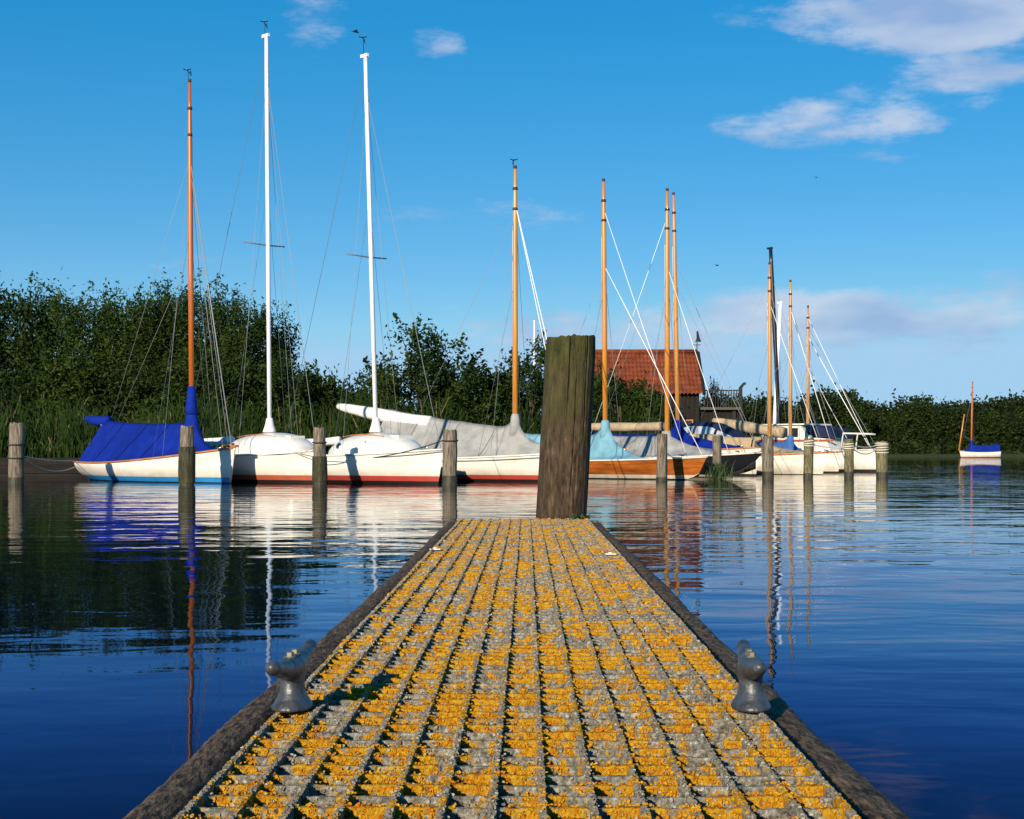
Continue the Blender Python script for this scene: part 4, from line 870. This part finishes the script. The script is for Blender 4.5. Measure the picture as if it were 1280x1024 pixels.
def shore_scrub():
    rnd = random.Random(9); mb = MB()
    for k in range(16000):
        x = rnd.uniform(22, 95); y = 200.5 + 4 * math.sin(x * .07) + rnd.random() ** 1.5 * 7; z = .1 + rnd.random() * (1.6 + 1.6 * noise.noise(Vector((x * .25, 3, 1))) + .4 * (y - 200))
        d = Vector((rnd.gauss(0, 1), rnd.gauss(0, 1), rnd.gauss(0, .7))).normalized(); s = Vector((rnd.gauss(0, 1), rnd.gauss(0, 1), rnd.gauss(0, 1))).cross(d).normalized(); L_ = rnd.uniform(.3, .7); c = Vector((x, y, z))
        i = mb.add([c - d * L_ * .5, c + s * L_ * .3, c + d * L_ * .5, c - s * L_ * .3]); mb.face((i, i + 1, i + 2, i + 3))
    return mb.build('shore_scrub', M_leaf[2], None, False)
tag(shore_scrub(), 'low dark scrub along the foot of the far wood', 'scrub', kind='stuff')
# ------------------------------------------------------------------ boathouse
HY = 73.0
def boathouse():
    x0, x1 = (742 - 640) / FPX * HY, (879 - 640) / FPX * HY; zr = ground_h(0, 437, HY); ze = ground_h(0, 491, HY); dpt = 4.6; yr = HY + dpt / 2
    t = thing('boathouse', 'dark timber boathouse with rust red tiled roof and a balcony at its right end', 'boathouse', (x0, HY, 0)); w_ = x1 - x0
    M_wall = mat('tarred_boards', (0.007, 0.0055, 0.0045), .8, .25, (0.018, 0.014, 0.010), 3, 5, (6, 6, .5)); M_trim = mat('dark_trim', (.012, .010, .009), .7)
    M_tile = mat('rust_red_tiles', (0.095, 0.022, 0.009), .85, .2, (0.22, 0.055, 0.020), 2.2, 7, (1, 1, 1), 0.01, 8, lo=.3, hi=.7)
    wl = MB(); n = int(w_ / .22)
    for k in range(n): wl.box(.15 + k * (w_ - .3) / n, .15 + (k + .94) * (w_ - .3) / n, .28 + .012 * (k % 2), .33, .3, ze + .1)
    wl.box(.15, w_ - .15, .33, dpt - .3, .3, ze + .1); wl.build('wall', M_wall, t, False)
    for xg in (.16, w_ - .22):
        g = MB(); i = g.add([(xg, .3, ze + .1), (xg, dpt - .3, ze + .1), (xg, dpt / 2, zr - .08), (xg + .06, .3, ze + .1), (xg + .06, dpt - .3, ze + .1), (xg + .06, dpt / 2, zr - .08)])
        for f in ((0, 1, 2), (5, 4, 3), (0, 3, 4, 1), (1, 4, 5, 2), (2, 5, 3, 0)): g.face([i + q for q in f])
        g.build('gable', M_wall, t, False)
    # pantiled slopes: courses of waved tiles, each course a step
    for side in (0, 1):
        rf = MB(); nc = 9; wav = .19; nx = int(w_ / wav * 6)
        for c in range(nc):
            rows = []
            for q in (0, .5, 1.0):
                s = (c + q * 1.06) / nc; yy = lerp(-.12, dpt / 2, s); z = lerp(ze - .02, zr, s) + (.05 * (1 - q)) + .012 * noise.noise(Vector((c, 3, side)))
                rows.append([(w_ * i / nx, yy if side == 0 else dpt - yy, z + 0.034 * math.sin(2 * math.pi * (w_ * i / nx) / wav) + .02 * noise.noise(Vector((w_ * i / nx * .7, s * 2, 5)))) for i in range(nx + 1)])
            rf.grid([[(x, y, z - .07) for x, y, z in rows[0]]] + rows)
        o = rf.build('roof_slope', M_tile, t)
    MB().tube([(0, dpt / 2, zr + .05), (w_, dpt / 2, zr + .05)], .11, 10).build('ridge', M_tile, t)
    for xg in (-.03, w_ + .03):
        for a, b_ in (((xg, -.16, ze - .08), (xg, dpt / 2, zr + .02)), ((xg, dpt + .16, ze - .08), (xg, dpt / 2, zr + .02))): MB().tube([a, b_], .09, 4).build('barge_board', M_trim, t, False)
    # window and door on the water front
    MB().box(w_ * .55, w_ * .55 + 1.0, .22, .26, .5, 2.5).build('door', M_trim, t, False)
    wd = MB().box(w_ * .78, w_ * .78 + .7, .21, .26, 1.5, 2.3).build('window', mat('faded_orange_frame', (.45, .16, .05), .6), t, False)
    MB().box(w_ * .78 + .06, w_ * .78 + .64, .195, .209, 1.56, 2.24).build('pane', M_glass, wd, False)
    # balcony
    zb = ground_h(0, 509, HY); zh = ground_h(0, 487, HY); bx = (927 - 640) / FPX * HY - x0
    bal = MB().box(w_ - .1, bx, .2, 2.6, zb - .12, zb).build('balcony_floor', mat('grey_balcony_beam', (.08, .07, .055), .8), t, False)
    MB().box(w_ - .14, bx + .02, .3, .36, zh - .06, zh).build('hand_rail', M_trim, bal, False)
    nb = 14
    for k in range(nb): x = lerp(w_ + .12, bx - .06, k / (nb - 1)); MB().box(x - .022, x + .022, .31, .35, zb, zh - .06).build('baluster', M_trim, bal, False)
    MB().box(bx - .08, bx + .08, .26, .42, .2, zh + .12).build('newel_post', M_trim, bal, False)
    MB().tube([(bx, .34, zh + .1), (bx + .16, .34, zh + .3), (bx + .24, .34, zh + .28)], [.07, .06, .09], 6).build('newel_finial', M_trim, bal)
    for x in (w_ + .6, bx - .3): MB().box(x - .08, x + .08, .4, .56, .2, zb - .12).build('balcony_post', M_trim, bal, False)
    ud = MB()
    for k in range(9): ud.box(w_ - .1 + k * .21, w_ + .09 + k * .21, .55, .6, .3, zb - .12)
    ud.build('under_boarding', M_wall, t, False)
    # weather vane in the shape of a little sail
    vx = w_ - .02; vz = zr + .1; MB().tube([(vx, dpt / 2, vz - .2), (vx, dpt / 2, vz + .95)], .022, 6).build('vane_rod', M_black, t)
    MB().tube([(vx - .18, dpt / 2, vz + .28), (vx + .18, dpt / 2, vz + .28)], .018, 5).build('vane_arm', M_black, t)
    s = MB(); prism(s, [(vx - .10, vz + .42), (vx + .22, vz + .44), (vx + .14, vz + .62), (vx + .06, vz + .96), (vx, vz + .98), (vx - .02, vz + .6)], dpt / 2 - .015, dpt / 2 + .015); s.build('vane_sail', M_black, t, False)
    return t
boathouse()
tree('bush_b', 'climbing_bush', 'dense green bush growing up over the left part of the boathouse roof', (768 - 640) / FPX * 71, 71.2, .5, ground_h(768, 470, 71) - .5, .4, .90, None, 'bush')
tree('bush_a', 'bush', 'green bush spreading below the boathouse eaves', (805 - 640) / FPX * 70, 70.3, .5, ground_h(805, 492, 70) - .5, 1.4, .85, None, 'bush')
tree('young_tree', 'young_tree', 'small pale shrub sticking up behind the balcony rail', (893 - 640) / FPX * 77, 77.5, .5, ground_h(896, 476, 77.5) - .5, 1.0, .35, None, 'bush')
fp = thing('flagpole', 'slim white pole rising behind the trees left of the thick post', 'pole', (atz(668, 66, 0).x, 66, .5))
MB().tube([(0, 0, 0), (0, 0, 3), (0, 0, ground_h(0, 403, 66) - .5)], [.06, .05, .035], 8).build('shaft', M_alu, fp); MB().lathe([(.03, 0), (.06, .04), (.03, .09)], 8, (0, 0, ground_h(0, 403, 66) - .5)).build('finial', M_alu, fp)
# birds
def bird(label, u, v, Y, s, rz):
    p = at(u, v, Y); mb = MB()
    mb.tube([(-.5 * s, 0, 0), (-.2 * s, 0, .02 * s), (.2 * s, 0, .03 * s), (.42 * s, 0, .02 * s), (.5 * s, 0, 0)], [.02 * s, .09 * s, .11 * s, .07 * s, .015 * s], 8)
    for sd_ in (-1, 1):
        i = mb.add([(.18 * s, sd_ * .06 * s, .05 * s), (-.14 * s, sd_ * .06 * s, .05 * s), (-.02 * s, sd_ * .5 * s, .24 * s), (.16 * s, sd_ * .45 * s, .24 * s), (-.2 * s, sd_ * .95 * s, .16 * s)])
        mb.face((i, i + 1, i + 2, i + 3)); mb.face((i + 3, i + 2, i + 4))
    o = mb.build('bird', M_black, None, True); o.location = p; o.rotation_euler = (.2, .1, rz); return tag(o, label, 'bird', 'birds in the sky')
bird('small dark bird flying just left of the second white masthead', 444, 40, 60, .32, .3)
bird('tiny dark bird in the open sky below the right clouds', 1020, 222, 120, .35, 1.2)
bird('tiny dark bird right of the paired wooden masts', 896, 332, 110, .35, .6)
